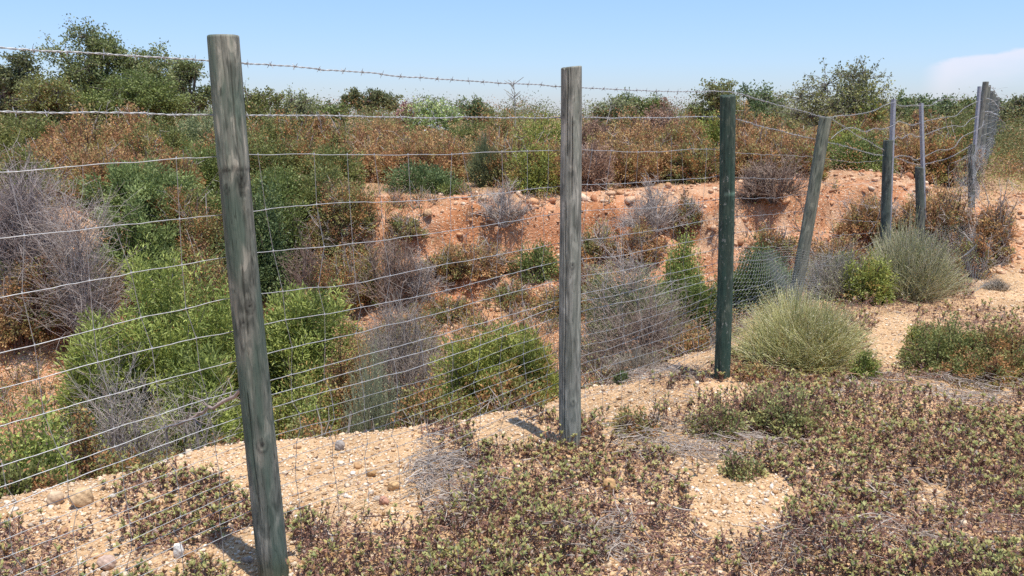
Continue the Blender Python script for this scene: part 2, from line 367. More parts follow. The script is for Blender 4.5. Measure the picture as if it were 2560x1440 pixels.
# pixel-wise look-up of how densely the near ground is overgrown (laid down on the ground)
BARE = [(655, 1420, 110, 115, 1.2), (880, 1200, 300, 125, 1.), (330, 1330, 420, 130, .28), (1560, 1010, 240, 50, 1.), (1790, 985, 130, 34, .9), (1850, 1255, 150, 120, 1.), (1300, 1090, 130, 40, .8),
        (2235, 850, 75, 80, 1.), (2400, 985, 190, 36, .95), (1500, 1390, 90, 50, .6), (2330, 1230, 60, 40, .6), (1290, 1240, 60, 60, .6), (1760, 1112, 230, 42, .75), (1560, 1085, 80, 60, .6), (1140, 1240, 90, 90, .5), (2520, 690, 110, 100, 1.), (1520, 1330, 70, 40, .4), (1740, 1170, 90, 45, .5), (2330, 1010, 60, 40, .5)]
def cover(x, y):
    z = np.zeros_like(x); px, py = to_px_v(x, y, z)
    base = np.where(px < 1050, .70 + .37 * sstep(1290, 1360, py) * sstep(560, 700, px), 1.0)
    b = np.zeros_like(x)
    for cx, cy, rx, ry, k in BARE:
        b = np.maximum(b, k * sstep(1.25, .55, np.hypot((px - cx) / rx, (py - cy) / ry)))
    t, s = ts(x, y)
    d = base - b + 1.25 * (fbm(x * 2.2, y * 2.2, 88, 4) - .50)
    d = d * sstep(.1, -.25, s - lip_s(t)) * sstep(8.6, 7.6, y)
    return sstep(.22, .62, d)
def to_px_v(x, y, z):
    k = y * FW[1] + (z - CH) * FW[2]; k = np.maximum(k, .05)
    return 1280 + F * x / k, 720 - F * (y * UP[1] + (z - CH) * UP[2]) / k

def build_gravel():
    rng = np.random.default_rng(5); mb = MB()
    n = 150000; Y = 2.0 + 6.5 * rng.random(n) ** 1.5; X = (rng.random(n) * 1.5 - .68) * (Y + .6)
    t, s = ts(X, Y); keep = (s < lip_s(t) + .5) & (rng.random(n) < (1 - .72 * cover(X, Y)))
    X, Y = X[keep], Y[keep]; size = np.clip(rng.lognormal(-4.72, .52, len(X)), .004, .045)
    add_stones(mb, rng, X, Y, size, PEB, .3)
    tag(mb.build('gravel', STONE), 'pale cream and tan pebbles strewn over the sandy ground', 'gravel', kind='stuff')
    mb = MB(); n = 30000; X = rng.uniform(-7, 8, n); Y = rng.uniform(6, 11.8, n); v = bank_v(X, Y); t, s = ts(X, Y)
    keep = (v > -.1) & (v < 1.15) & (s > -1.6) & (rng.random(n) < .25 + .75 * fbm(X * 1.2, Y * 1.2, 12, 3) ** 1.0)
    X, Y = X[keep], Y[keep]; size = np.clip(rng.lognormal(-3.6, .6, len(X)), .012, .2)
    add_stones(mb, rng, X, Y, size, [(5, (.64, .40, .24)), (4, (.56, .30, .155)), (2, (.70, .51, .35)), (2, (.46, .2, .095))], .3)
    tag(mb.build('gravel', STONE), 'orange and tan rubble covering the eroded bank', 'gravel', kind='stuff')
build_gravel()

def stone(px, py, wpx, hpx, label, col, Y=None, seed=0):
    """single stone big enough to point at; foot at the given place on the ground"""
    rng = np.random.default_rng(900 + seed + int(px))
    p = None; r = ray(px, py)
    ys = np.linspace(2, 14, 1500); q = CAM + r * (ys / r[1])[:, None]
    hit = np.nonzero(q[:, 2] < terrain(q[:, 0], q[:, 1]))[0]; p = q[hit[0]] if len(hit) else q[0]
    k = (p - CAM) @ FW; W = wpx / F * k; H = hpx / F * k * 1.35
    v = ICO3.copy(); ph = rng.uniform(0, 6, 9)
    d = 1 + .10 * np.sin(v[:, 0] * 2.3 + ph[0]) * np.cos(v[:, 1] * 2.1 + ph[1]) + .07 * np.sin(v[:, 2] * 3.7 + v[:, 0] * 2 + ph[2]) + .035 * np.sin(v @ np.array([6.1, 5.2, 7.3]) + ph[3])
    v = v * d[:, None]; v[:, 2] = np.clip(v[:, 2], -.7, .85); v = v * np.array([W / 2, W * .38, H * .6])
    mb = MB(); mb.add(v, ICF3, np.array(col) * np.ones((len(v), 1)))
    o = mb.build('stone', STONE); o.location = (p[0], p[1], gz(p[0], p[1]) + H * .42); o.rotation_euler = (0, rng.uniform(-.12, .12), rng.uniform(-.3, .3))
    tag(o, label, 'stone', 'larger stones on the ground')
T_ = (.56, .38, .21)
for a in [(205, 1262, 58, 34, 'smooth tan boulder on the gully lip behind the lower left wires', T_), (140, 1262, 40, 26, 'pale tan boulder beside the larger one on the left gully lip', (.58, .42, .27)),
          (850, 1124, 24, 18, 'grey rounded stone on the gully lip right of the nearest post', (.38, .33, .28)), (927, 1190, 26, 12, 'flat orange-brown stone on the bare sand between the two nearest posts', (.42, .25, .11)),
          (1472, 1086, 28, 18, 'orange stone at the right foot of the cracked grey post', (.50, .24, .10)), (375, 1262, 34, 20, 'rounded tan stone by the gully lip, left of the nearest post', (.55, .38, .22)),
          (448, 1395, 26, 28, 'upright white stone on the gravel left of the nearest post', (.78, .74, .66)), (985, 1225, 30, 16, 'ochre stone on the lower edge of the bare sand', (.55, .35, .17)),
          (1525, 1228, 34, 26, 'orange clod of earth among low shrubs in the near centre', (.52, .31, .14)), (2190, 424, 26, 16, 'tan stone on top of the bank above the broken post', (.60, .40, .24)),
          (270, 1420, 46, 26, 'dull pinkish stone at the bottom edge on the left', (.50, .36, .28)), (960, 1262, 26, 16, 'reddish stone below the bare sand', (.45, .24, .16)),
          (2275, 958, 22, 12, 'tan stone at the near end of the stony gap', (.58, .36, .2)), (1070, 545, 22, 14, 'orange stone wedged in the broken edge of the bank', (.60, .36, .19)), (2270, 905, 30, 14, 'flat tan stone in the stony gap by the straw tussock', (.60, .40, .24)),
          (1128, 1372, 20, 14, 'small white stone among the low shrubs at the bottom', (.76, .72, .66))]:
    stone(*a)

# ------------------------------------------------------------------ plants
GRN = [(3, (.075, .115, .032)), (3, (.11, .155, .045)), (1.3, (.155, .19, .06))]
PAL = {
    'rust': [(5, (.285, .158, .066)), (3, (.24, .118, .05)), (3, (.32, .21, .08)), (2, (.2, .17, .06)), (2, (.19, .16, .05)), (1.5, (.16, .085, .045))],
    'rustolive': [(3, (.26, .13, .045)), (3, (.16, .155, .045)), (2, (.21, .18, .06)), (2, (.17, .085, .04)), (1, (.12, .14, .045))],
    'olive': [(4, (.125, .14, .045)), (3, (.165, .18, .06)), (1.6, (.09, .115, .035)), (.8, (.24, .14, .055))],
    'green': GRN, 'lentisk': [(3, (.095, .15, .055)), (3, (.14, .205, .075)), (1.5, (.19, .25, .10))],
    'bright': [(3, (.125, .175, .04)), (4, (.195, .25, .06)), (1.8, (.28, .325, .09)), (1.2, (.08, .115, .03)), (.5, (.28, .2, .075))],
    'bluegreen': [(3, (.055, .105, .042)), (2, (.085, .14, .058)), (1, (.12, .175, .08))],
    'yellow': [(4, (.17, .20, .042)), (3, (.26, .28, .065)), (2, (.10, .135, .032)), (1., (.30, .19, .06))],
    'greygreen': [(3, (.165, .195, .10)), (2, (.12, .15, .07)), (1.5, (.22, .235, .14))],
    'oak': [(4, (.075, .105, .040)), (3, (.105, .135, .052)), (2, (.14, .165, .070)), (1, (.17, .17, .09))],
    'dark': [(4, (.062, .08, .038)), (3, (.09, .105, .05)), (1, (.13, .13, .065))],
    'brownoak': [(4, (.10, .095, .055)), (3, (.13, .115, .07)), (1, (.085, .10, .045))],
    'oleander': [(4, (.17, .225, .06)), (3, (.22, .28, .075)), (2, (.30, .34, .12)), (1.3, (.80, .78, .70))],
    'pink': [(3, (.33, .17, .15)), (2, (.26, .13, .12)), (1, (.38, .24, .2))],
    'sparse': [(3, (.16, .165, .09)), (2, (.20, .20, .07)), (2, (.11, .12, .06))],
    'purple': [(3, (.215, .13, .085)), (2, (.26, .165, .105)), (1.5, (.16, .095, .06))],
}
for _k in PAL: PAL[_k] = [(a, tuple(min(.62, c * (1.62 if _k not in ('rust', 'rustolive', 'purple') + ('oak', 'dark', 'brownoak') else 1.8 if _k not in ('oak', 'dark', 'brownoak') else 2.0)) for c in b)) for a, b in PAL[_k]]
def _tone(c, k):
    l = .3 * c[0] + .59 * c[1] + .11 * c[2]; f = .06 if k.startswith('rust') else .10
    c = [x + (l - x) * f for x in c]
    if not k.startswith(('rust', 'purple', 'pink', 'oleander')): c[0] += (c[1] - c[0]) * .34 if c[1] > c[0] else 0; c[2] *= .82
    return tuple(c)
for _k in PAL: PAL[_k] = [(a, _tone(b, _k)) for a, b in PAL[_k]]
PAL['mat'] = [(4, (.32, .32, .12)), (3, (.42, .40, .15)), (2, (.24, .265, .10)), (3, (.26, .14, .10)), (1.5, (.34, .2, .13))]
STEM = {'rust': (.17, .095, .07), 'grey': (.24, .205, .19), 'brown': (.13, .09, .065)}
DEADC = [(4, (.42, .36, .315)), (3, (.54, .475, .42)), (2, (.31, .25, .215)), (1, (.42, .31, .23))]

def bez(a, b, c, u): return (1 - u) ** 2 * a + 2 * u * (1 - u) * b + u ** 2 * c
def lobes(rng, k, amp=.4):
    L = rnd_unit(rng, k); L[:, 2] = np.abs(L[:, 2]); A = rng.uniform(.5, 1, k) * amp
    def R(d):
        q = 1 - amp + (A * np.exp(-((1 - d @ L.T)) * 7)).max(1) * 1.0
        return q / np.percentile(q, 88)
    return R
def shrub_mesh(rng, W, H, D, style, dist, upright=.3, leaf=(.03, .013), nleaf=9000, nspray=None, tuft=.07, stems=60, stemcol='brown', amp=.4, lean=(0, 0), base=.42, low=-.12, dead=0, u0=.35):
    lm = MB(); sm = MB()
    nspray = nspray or int(np.clip(nleaf / 45, 40, 420))
    d = rnd_unit(rng, nspray); d[:, 2] = low + (1 - low) * np.abs(d[:, 2]) ** (1 - .45 * upright)
    d = unit(d); R = lobes(rng, 9, amp)(d)
    sh = np.where(rng.random(nspray) < .7, rng.uniform(.82, 1.05, nspray), rng.uniform(.4, .82, nspray))
    W *= 1.18; D *= 1.18; ext = np.array([W / 2, D / 2, H])
    tip = d * (R * sh)[:, None] * ext; tip[:, 2] = np.maximum(tip[:, 2], .02 * H)
    tip[:, :2] += np.array(lean) * (tip[:, 2:3] / H)
    root = np.concatenate([tip[:, :2] * min(.8, base + .4 * upright), np.zeros((nspray, 1))], 1) + rng.normal(0, .02, (nspray, 3)) * [1, 1, 0]
    ctl = root + (tip - root) * .5 + np.array([0, 0, 1.]) * (.18 * H)[None] if False else root + (tip - root) * .5 + np.array([0, 0, .16 * H]) + rng.normal(0, .04, (nspray, 3)) * H
    scol = pick(rng, PAL[style], nspray) * rng.uniform(.8, 1.2, (nspray, 1))
    k = np.arange(nleaf) % nspray; u = u0 + (1.0 - u0) * rng.random(nleaf) ** .75
    p = bez(root[k], ctl[k], tip[k], u[:, None]); tg = unit(2 * (1 - u[:, None]) * (ctl[k] - root[k]) + 2 * u[:, None] * (tip[k] - ctl[k]))
    sz = min(max(tuft, .02), .35 * min(W, H))
    off = rnd_unit(rng, nleaf) * (sz * rng.random(nleaf) ** .6)[:, None]; p = p + off * np.array([1, 1, .8]); p[:, 2] = np.maximum(p[:, 2], .015)
    ld = tg * .7 + unit(off) * .75 + rnd_unit(rng, nleaf) * .5; nr = rnd_unit(rng, nleaf) + np.array([0, 0, .8])
    L = np.maximum(leaf[0], .0025 * dist) * rng.uniform(.45, 1.45, nleaf); Wd = np.maximum(leaf[1], .0015 * dist) * rng.uniform(.75, 1.25, nleaf)
    c = np.where((rng.random(nleaf) < .86)[:, None], scol[k], pick(rng, PAL[style], nleaf)) * rng.uniform(.86, 1.14, (nleaf, 1))
    add_leaves(lm, p, ld, nr, L, Wd, c)
    ns = min(stems, nspray); uu = np.linspace(0, 1, 5)[None, :, None]
    pth = bez(root[:ns, None], ctl[:ns, None], tip[:ns, None], uu)
    r0 = np.maximum(.005, .00045 * dist) * rng.uniform(.7, 1.5, (ns, 1)) * np.array([1.3, 1.1, .9, .7, .35])
    sc_ = np.array(STEM[stemcol]) * rng.uniform(.7, 1.3, (ns, 1))
    add_tubes(sm, pth, r0, sc_)
    if dead: dead_twigs(sm, rng, W * .95, H * .98, D * .95, dist, dead)
    return lm, sm
def dead_twigs(mb, rng, W, H, D, dist, n, pal=DEADC, upright=.35, prim=26):
    d = rnd_unit(rng, prim); d[:, 2] = .15 + np.abs(d[:, 2]); d = unit(d)
    tip = d * np.array([W / 2, D / 2, H]) * rng.uniform(.7, 1., (prim, 1)); root = tip * np.array([.15, .15, 0])
    ctl = root + (tip - root) * .5 + rng.normal(0, .06, (prim, 3)) * H + [0, 0, .12 * H]
    rm = max(.0018, .00040 * dist)
    uu = np.linspace(0, 1, 6)[None, :, None]
    add_tubes(mb, bez(root[:, None], ctl[:, None], tip[:, None], uu), max(.0055, .00075 * dist) * rng.uniform(.7, 1.5, (prim, 1)) * np.linspace(1.5, .4, 6)[None], pick(rng, pal, prim) * .8)
    n2 = max(8, n // 5); k = rng.integers(0, prim, n2); u = rng.uniform(.2, 1, n2)[:, None]
    p = bez(root[k], ctl[k], tip[k], u); tg = unit(tip[k] - root[k])
    L = rng.uniform(.18, .42, n2)[:, None] * H
    e = p + unit(tg * .9 + rnd_unit(rng, n2) * .8 + [0, 0, .25]) * L; m = (p + e) / 2 + rng.normal(0, .05, (n2, 3)) * L
    u2 = np.linspace(0, 1, 4)[None, :, None]
    add_tubes(mb, bez(p[:, None], m[:, None], e[:, None], u2), rm * np.linspace(.9, .45, 4)[None], pick(rng, pal, n2))
    k = rng.integers(0, n2, n); u = rng.uniform(.15, 1, n)[:, None]
    q = bez(p[k], m[k], e[k], u); L = rng.uniform(.06, .2, n)[:, None] * H
    e2 = q + unit(unit(e[k] - p[k]) * .7 + rnd_unit(rng, n) * .9) * L; e2[:, 2] = np.maximum(e2[:, 2], .01)
    m2 = (q + e2) / 2 + rng.normal(0, .09, (n, 3)) * L
    u3 = np.linspace(0, 1, 3)[None, :, None]
    add_tubes(mb, bez(q[:, None], m2[:, None], e2[:, None], u3), rm * np.array([.5, .42, .25])[None], pick(rng, pal, n) * rng.uniform(.8, 1.2, (n, 1)))
def tussock_mesh(rng, W, H, D, dist, n, pal, leafpal=None, nl=0, r=.0013, droop=.25):
    mb = MB(); lm = MB()
    a = rng.uniform(0, 6.283, n); q = rng.random(n) ** .6
    root = np.stack([np.cos(a) * q * W * .22, np.sin(a) * q * D * .22, np.zeros(n)], -1)
    a2 = a + rng.normal(0, .5, n); rr = q * rng.uniform(.5, 1.05, n)
    out = rng.random(n) < .16; rr = np.where(out, rr * 1.18, rr)
    hh = H * np.maximum(.12, 1.0 - .70 * rr ** 2) * rng.uniform(.5, 1.05, n) * np.where(out, 1.16, 1) * (.72 + .5 * vnoise(a * 1.3, a * 0 + W * 7, 3))
    tip = np.stack([np.cos(a2) * rr * W * .5, np.sin(a2) * rr * D * .5, np.maximum(hh, .05)], -1)
    ctl = root * .5 + tip * .5; ctl[:, 2] = hh * (.5 + droop)
    ctl += rng.normal(0, .03, (n, 3))
    rad = np.maximum(r, .00022 * dist)
    add_tubes(mb, bez(root[:, None], ctl[:, None], tip[:, None], np.linspace(0, 1, 5)[None, :, None]), rad * np.array([1.2, 1.1, 1, .8, .5])[None], pick(rng, pal, n) * rng.uniform(.75, 1.25, (n, 1)))
    if nl:
        k = rng.integers(0, n, nl); u = (.25 + .75 * rng.random(nl) ** .8)[:, None]
        p = bez(root[k], ctl[k], tip[k], u) + rng.normal(0, .008, (nl, 3))
        tg = unit(tip[k] - ctl[k])
        add_leaves(lm, p, tg + rnd_unit(rng, nl) * .8, rnd_unit(rng, nl) + [0, 0, .5], np.maximum(.016, .0017 * dist) * rng.uniform(.6, 1.3, nl), np.maximum(.004, .0008 * dist) * np.ones(nl), pick(rng, leafpal or pal, nl) * rng.uniform(.8, 1.2, (nl, 1)))
    return mb, lm

STRAW = [(3, (.70, .64, .30)), (3, (.58, .56, .22)), (2, (.78, .71, .44)), (1, (.36, .38, .14)), (.6, (.56, .36, .15))]
STRAW2 = [(3, (.58, .53, .33)), (2, (.46, .45, .25)), (2, (.66, .59, .42)), (1, (.34, .36, .17))]
GREYST = [(3, (.40, .34, .26)), (2, (.48, .41, .31)), (1, (.30, .25, .19))]
_cnt = [0]
def place(px, ytop, wpx, Y, py_mid=None):
    p = atY(px, ytop, Y); z0 = gz(p[0], Y); H = p[2] - z0
    k = (np.array([p[0], Y, (p[2] + z0) / 2]) - CAM) @ FW
    px_base = p[0]
    return p[0], z0, H, wpx / F * k
def shrub(px, ytop, wpx, Y, style, label, group=None, name='shrub', cat='shrub', cov=3.2, maxleaf=30000, dr=.8, **kw):
    _cnt[0] += 1; rng = np.random.default_rng(1000 + _cnt[0] * 7)
    x, z0, H, W = place(px, ytop, wpx, Y); dist = math.hypot(x, Y)
    if H < .12: print('LOW', label, round(H, 2)); H = .12
    leaf = kw.pop('leaf', (.03, .013)); l = max(leaf[0], .0025 * dist); wd = max(leaf[1], .0015 * dist)
    n = int(np.clip(cov * 1.9 * W * H / (l * wd * .5), 300, maxleaf * 1.6))
    lm, sm = shrub_mesh(rng, W, H, W * dr, style, dist, leaf=leaf, nleaf=n, **kw)
    r = empty(name, (x, Y, z0 - .03)); tag(r, label, cat, group)
    lm.build('foliage', DRYLEAF if style.startswith(('rust', 'purple')) else LEAF, r); sm.build('woody_stem', BARK, r)
    return r
def dead(px, ytop, wpx, Y, label, n=1500, group='dead grey shrubs', pal=DEADC, prim=26, dr=.8, name='dead_shrub', extra=None):
    _cnt[0] += 1; rng = np.random.default_rng(3000 + _cnt[0] * 7)
    x, z0, H, W = place(px, ytop, wpx, Y); H = max(H, .12); mb = MB()
    dead_twigs(mb, rng, W, H, W * dr, math.hypot(x, Y), n, pal, prim=prim)
    o = mb.build(name, BARK); o.location = (x, Y, z0 - .02); tag(o, label, 'dead shrub', group); return o
def tussock(px, ytop, wpx, Y, label, n, pal, leafpal=None, nl=0, group='straw coloured tussocks', name='grass_tussock', cat='grass tussock', dr=.9, r=.0013):
    _cnt[0] += 1; rng = np.random.default_rng(5000 + _cnt[0] * 7)
    x, z0, H, W = place(px, ytop, wpx, Y); H = max(H, .12)
    mb, lm = tussock_mesh(rng, W, H, W * dr, math.hypot(x, Y), n, pal, leafpal, nl, r)
    e = empty(name, (x, Y, z0 - .02)); tag(e, label, cat, group)
    mb.build('stem', NEEDLE, e)
    if nl: lm.build('foliage', LEAF, e)
    return e
def tree(px, ytop, wpx, Y, style, label, group='trees behind the scrub', leaf=.06, cov=2.6, nlobe=12, flat=.0, sparse=0, maxleaf=30000, lowcrown=.3, cat='tree', name='tree'):
    _cnt[0] += 1; rng = np.random.default_rng(7000 + _cnt[0] * 7)
    x, z0, H, W = place(px, ytop, wpx, Y); W *= 1.25; lowcrown *= .6; nlobe += 4; dist = math.hypot(x, Y); lm = MB(); sm = MB()
    zc = H * (lowcrown + 1) / 2; hz = H * (1 - lowcrown) / 2
    d = rnd_unit(rng, nlobe); d[:, 2] = d[:, 2] * (1 - flat * .5) + .1
    lr = min(W / 2, hz * 1.3) * rng.uniform(.34, .56, nlobe)
    lc = np.array([0, 0, zc]) + d * np.array([W / 2, W / 2 * .85, hz]) * rng.uniform(.35, .8, (nlobe, 1))
    lc[:, 2] = np.minimum(lc[:, 2], H - lr * .75)
    # trunk and limbs
    K = 8; u = np.linspace(0, 1, K); tr = np.stack([.06 * W * np.sin(u * 3 + rng.uniform(0, 6)) * u, .05 * W * np.cos(u * 2.4), u * zc], -1)
    r0 = .035 * H * (1.2 if not sparse else .6)
    add_tubes(sm, tr[None], (r0 * (1.25 - .8 * u))[None], np.array([[.15, .115, .09]]), 9)
    st = tr[rng.integers(2, K, nlobe)]; uu = np.linspace(0, 1, 7)[None, :, None]
    mid = (st + lc) / 2 + rng.normal(0, .05, (nlobe, 3)) * W + [0, 0, .04 * H]
    add_tubes(sm, bez(st[:, None], mid[:, None], lc[:, None], uu), r0 * np.linspace(.5, .18, 7)[None], np.tile(np.array([.16, .125, .1]), (nlobe, 1)), 6)
    nsp = nlobe * (16 if not sparse else 26); kl = rng.integers(0, nlobe, nsp)
    e = lc[kl] + rnd_unit(rng, nsp) * lr[kl][:, None] * rng.uniform(.75, 1.12, (nsp, 1)) * np.array([1, 1, .85]); e[:, 2] = np.maximum(e[:, 2], .12 * H)
    m2 = (lc[kl] + e) / 2 + rng.normal(0, .02, (nsp, 3)) * W
    rr = max(.004, .00032 * dist)
    add_tubes(sm, bez(lc[kl][:, None], m2[:, None], e[:, None], np.linspace(0, 1, 4)[None, :, None]), rr * np.array([1.3, 1, .8, .4])[None], np.tile(np.array([.2, .17, .15]), (nsp, 1)), 3)
    l = max(leaf, .0026 * dist); wd = max(leaf * .55, .0017 * dist)
    n = int(np.clip(cov * 1.5 * W * H * (1 - lowcrown) / (l * wd * .5), 400, maxleaf))
    k = rng.integers(0, nsp, n); uq = rng.uniform(.25, 1.0, n)[:, None]
    p = bez(lc[kl][k], m2[k], e[k], uq) + np.clip(rng.normal(0, 1, (n, 3)), -1.4, 1.4) * (.13 if not sparse else .07) * lr[kl][k][:, None]
    sc_ = (pick(rng, PAL[style], nlobe) * rng.uniform(.9, 1.1, (nlobe, 1)))[kl][k]
    c = np.where((rng.random(n) < .55)[:, None], sc_, pick(rng, PAL[style], n)) * rng.uniform(.75, 1.25, (n, 1))
    add_leaves(lm, p, rnd_unit(rng, n) + unit(e - lc[kl])[k] * .5, rnd_unit(rng, n) + [0, 0, .7], l * rng.uniform(.7, 1.3, n), wd * rng.uniform(.8, 1.2, n), c)
    r = empty(name, (x, Y, z0 - .05)); tag(r, label, cat, group)
    sm.build('trunk', BARK, r); lm.build('crown', LEAF, r); return r

# --- trees on the skyline, left to right
tree(15, 108, 130, 26, 'dark', 'dull brown-green tree cut by the left edge of the picture', leaf=.07)
tree(222, 46, 175, 27, 'oak', 'tallest dark green oak, rising above the top barbed wire on the left', nlobe=20, leaf=.07, cov=2.8, lowcrown=.15)
tree(365, 72, 160, 28, 'oak', 'oak crown right of the tallest oak, crossed by the top barbed wire', nlobe=18, leaf=.07, cov=2.8, lowcrown=.15)
tree(462, 136, 110, 26, 'oak', 'loose oak just left of the nearest post, sky showing through its edge', nlobe=11, leaf=.07, cov=1.7)
tree(150, 180, 170, 22, 'olive', 'lower bushy green tree in front of the tallest oak', leaf=.06, lowcrown=.12)
tree(330, 170, 260, 23, 'green', 'broad green tree filling the foot of the oak crowns', leaf=.06, lowcrown=.12)
tree(645, 203, 120, 24, 'olive', 'green bushy tree top just right of the nearest post', leaf=.06, cov=2., lowcrown=.15)
tree(735, 212, 150, 27, 'greygreen', 'thin grey-green tree between the nearest post and the flat-topped tree', leaf=.06, cov=1.5, lowcrown=.15)
tree(812, 236, 90, 26, 'green', 'small bright green tree left of the flat-topped tree', leaf=.06, lowcrown=.1)
tree(920, 214, 165, 58, 'dark', 'distant dark flat-topped tree above the scrub', leaf=.12, nlobe=14, flat=.6, cov=3.4, lowcrown=.35)
tree(1012, 236, 42, 36, 'pink', 'small reddish tree beside the flat-topped tree', leaf=.07, nlobe=7, lowcrown=.2)
tree(1085, 240, 140, 19, 'oleander', 'yellow-green flowering bush with white blossom on the skyline', cat='flowering bush', name='flowering_bush', leaf=.06, lowcrown=.05, nlobe=14, group='skyline bushes')
tree(1185, 232, 84, 40, 'bluegreen', 'small dark rounded tree right of the white-flowering bush', leaf=.09, lowcrown=.15)
tree(1530, 230, 90, 30, 'greygreen', 'pale small tree right of the cracked grey post', leaf=.07, cov=1.7, lowcrown=.15)
tree(1610, 226, 130, 31, 'green', 'second small tree right of the cracked grey post, darker green', leaf=.07, lowcrown=.12)
tree(1800, 196, 130, 25, 'olive', 'bushy tree rising just behind the dark green post, left half', leaf=.06, cov=2.4, lowcrown=.15, nlobe=13)
tree(1900, 204, 140, 25.5, 'bluegreen', 'fresh green large-leaved tree right of the dark green post', leaf=.08, cov=2.2, lowcrown=.15, nlobe=13)
tree(2095, 142, 240, 19, 'sparse', 'thin half-bare tree with twiggy crown behind the leaning post', leaf=.045, cov=1.15, sparse=1, nlobe=16, lowcrown=.15)
tree(2165, 205, 150, 18.5, 'yellow', 'small yellow-leaved tree on the right flank of the half-bare tree', leaf=.05, cov=1.9, sparse=1, nlobe=9, lowcrown=.15)
tree(2290, 228, 110, 38, 'bluegreen', 'dark tree on the skyline above the first steel stake', leaf=.09, lowcrown=.12)
tree(2362, 232, 90, 39, 'bluegreen', 'dark tree on the skyline above the middle steel stake', leaf=.09, lowcrown=.12)
tree(2430, 240, 90, 40, 'green', 'skyline tree left of the tall corner post', leaf=.09, lowcrown=.12)
tree(2512, 246, 70, 52, 'bluegreen', 'far dark tree right of the corner fence', leaf=.12, lowcrown=.1)
tree(2556, 234, 90, 50, 'dark', 'far dark tree cut by the right edge of the picture', leaf=.12, lowcrown=.1)
tree(2640, 236, 110, 52, 'dark', 'far dark tree beyond the right edge of the picture', leaf=.12, lowcrown=.1)

# bare pale stalk on the skyline
def stalk():
    rng = np.random.default_rng(4); x, z0, H, W = place(1283, 204, 30, 20)
    mb = MB(); u = np.linspace(0, 1, 7); add_tubes(mb, np.stack([.05 * np.sin(u * 3), 0 * u, u * H], -1)[None], (.016 * (1.2 - .7 * u))[None], np.array([[.36, .33, .28]]), 5)
    n = 16; zz = rng.uniform(.6, .98, n) * H; a = rng.uniform(0, 6.28, n); L = rng.uniform(.08, .26, n)
    p = np.stack([0 * zz, 0 * zz, zz], -1); e = p + np.stack([np.cos(a) * L, np.sin(a) * L, L * .7], -1)
    add_tubes(mb, np.stack([p, (p + e) / 2, e], 1), np.array([[.011, .009, .006]]), np.tile(np.array([.34, .32, .27]), (n, 1)))
    o = mb.build('dry_stalk', BARK); o.location = (x, 20, z0); tag(o, 'bare pale flower stalk standing against the sky near the centre', 'dry plant')
stalk()

G_R = 'rust-brown shrubs on the far bank'; G_G = 'green shrubs on the far bank'
RU = dict(upright=.65, stemcol='rust', stems=110, tuft=.06, leaf=(.022, .012), dead=50)
# --- scrub on top of the far bank, back row
for px, yt, wpx, Y, st, lb in [
    (60, 268, 170, 17, 'olive', 'olive shrub at the left edge below the second barbed wire'),
    (190, 275, 230, 15.5, 'rust', 'large rust-orange shrub below the dark oaks'),
    (320, 258, 130, 18, 'rust', 'small rust crown poking up under the broad green tree'),
    (400, 285, 150, 16, 'olive', 'olive shrub right of the large rust-orange shrub'),
    (480, 262, 170, 17, 'greygreen', 'grey-green shrub left of the nearest post at second wire height'),
    (350, 312, 150, 14, 'rustolive', 'mixed rust and olive shrub above the rounded bright shrub'),
    (640, 268, 130, 16, 'olive', 'olive shrub touching the right side of the nearest post'),
    (720, 272, 160, 16.5, 'rustolive', 'brown-flecked shrub under the thin grey-green tree'),
    (800, 262, 90, 17, 'rust', 'small orange-topped shrub left of the flat-topped tree'),
    (870, 290, 140, 16, 'rustolive', 'rusty olive shrub below the flat-topped tree'),
    (960, 292, 150, 15.5, 'rust', 'rust shrub under the small reddish tree'),
    (1060, 300, 150, 15, 'rust', 'rust shrub below the white-flowering bush'),
    (1160, 285, 150, 16, 'olive', 'olive tussocky shrub right of the white-flowering bush'),
    (1250, 275, 140, 16.5, 'rustolive', 'low brown-green shrub at the foot of the bare stalk'),
    (1345, 268, 130, 14.5, 'yellow', 'yellow-green shrub just left of the cracked grey post'),
    (1500, 272, 120, 15, 'purple', 'purplish dead-leaved shrub just right of the cracked grey post'),
    (1580, 285, 150, 15.5, 'rust', 'rust shrub under the pale small tree'),
    (1655, 250, 130, 18, 'purple', 'purple-brown twiggy shrub left of the dark green post'),
    (1690, 285, 130, 15, 'rust', 'golden rust shrub left of the dark green post'),
    (1760, 275, 130, 16, 'yellow', 'yellowish shrub behind the top of the dark green post'),
    (1870, 262, 110, 16, 'rust', 'orange shrub just right of the dark green post top'),
    (1950, 275, 140, 15.5, 'rustolive', 'olive and rust shrub below the fresh green tree'),
    (2030, 285, 130, 15, 'rust', 'golden shrub left of the leaning post top'),
    (2140, 300, 140, 14, 'yellow', 'yellow-green shrub just right of the leaning post top'),
    (2110, 268, 170, 17, 'rustolive', 'rust flecked shrub at the foot of the half-bare tree'),
    (2250, 288, 130, 15, 'rust', 'rust shrub behind the first steel stake'),
    (2330, 268, 120, 16, 'rust', 'rounded orange shrub between the first two steel stakes'),
    (2400, 292, 130, 15.5, 'olive', 'olive shrub left of the third steel stake')]:
    shrub(px, yt - 8, wpx * 1.25, Y, st, lb, 'scrub on the far bank, back row', maxleaf=11000, **(RU if st in ('rust', 'rustolive', 'purple') else dict(tuft=.09, leaf=(.035, .017), upright=.3)))

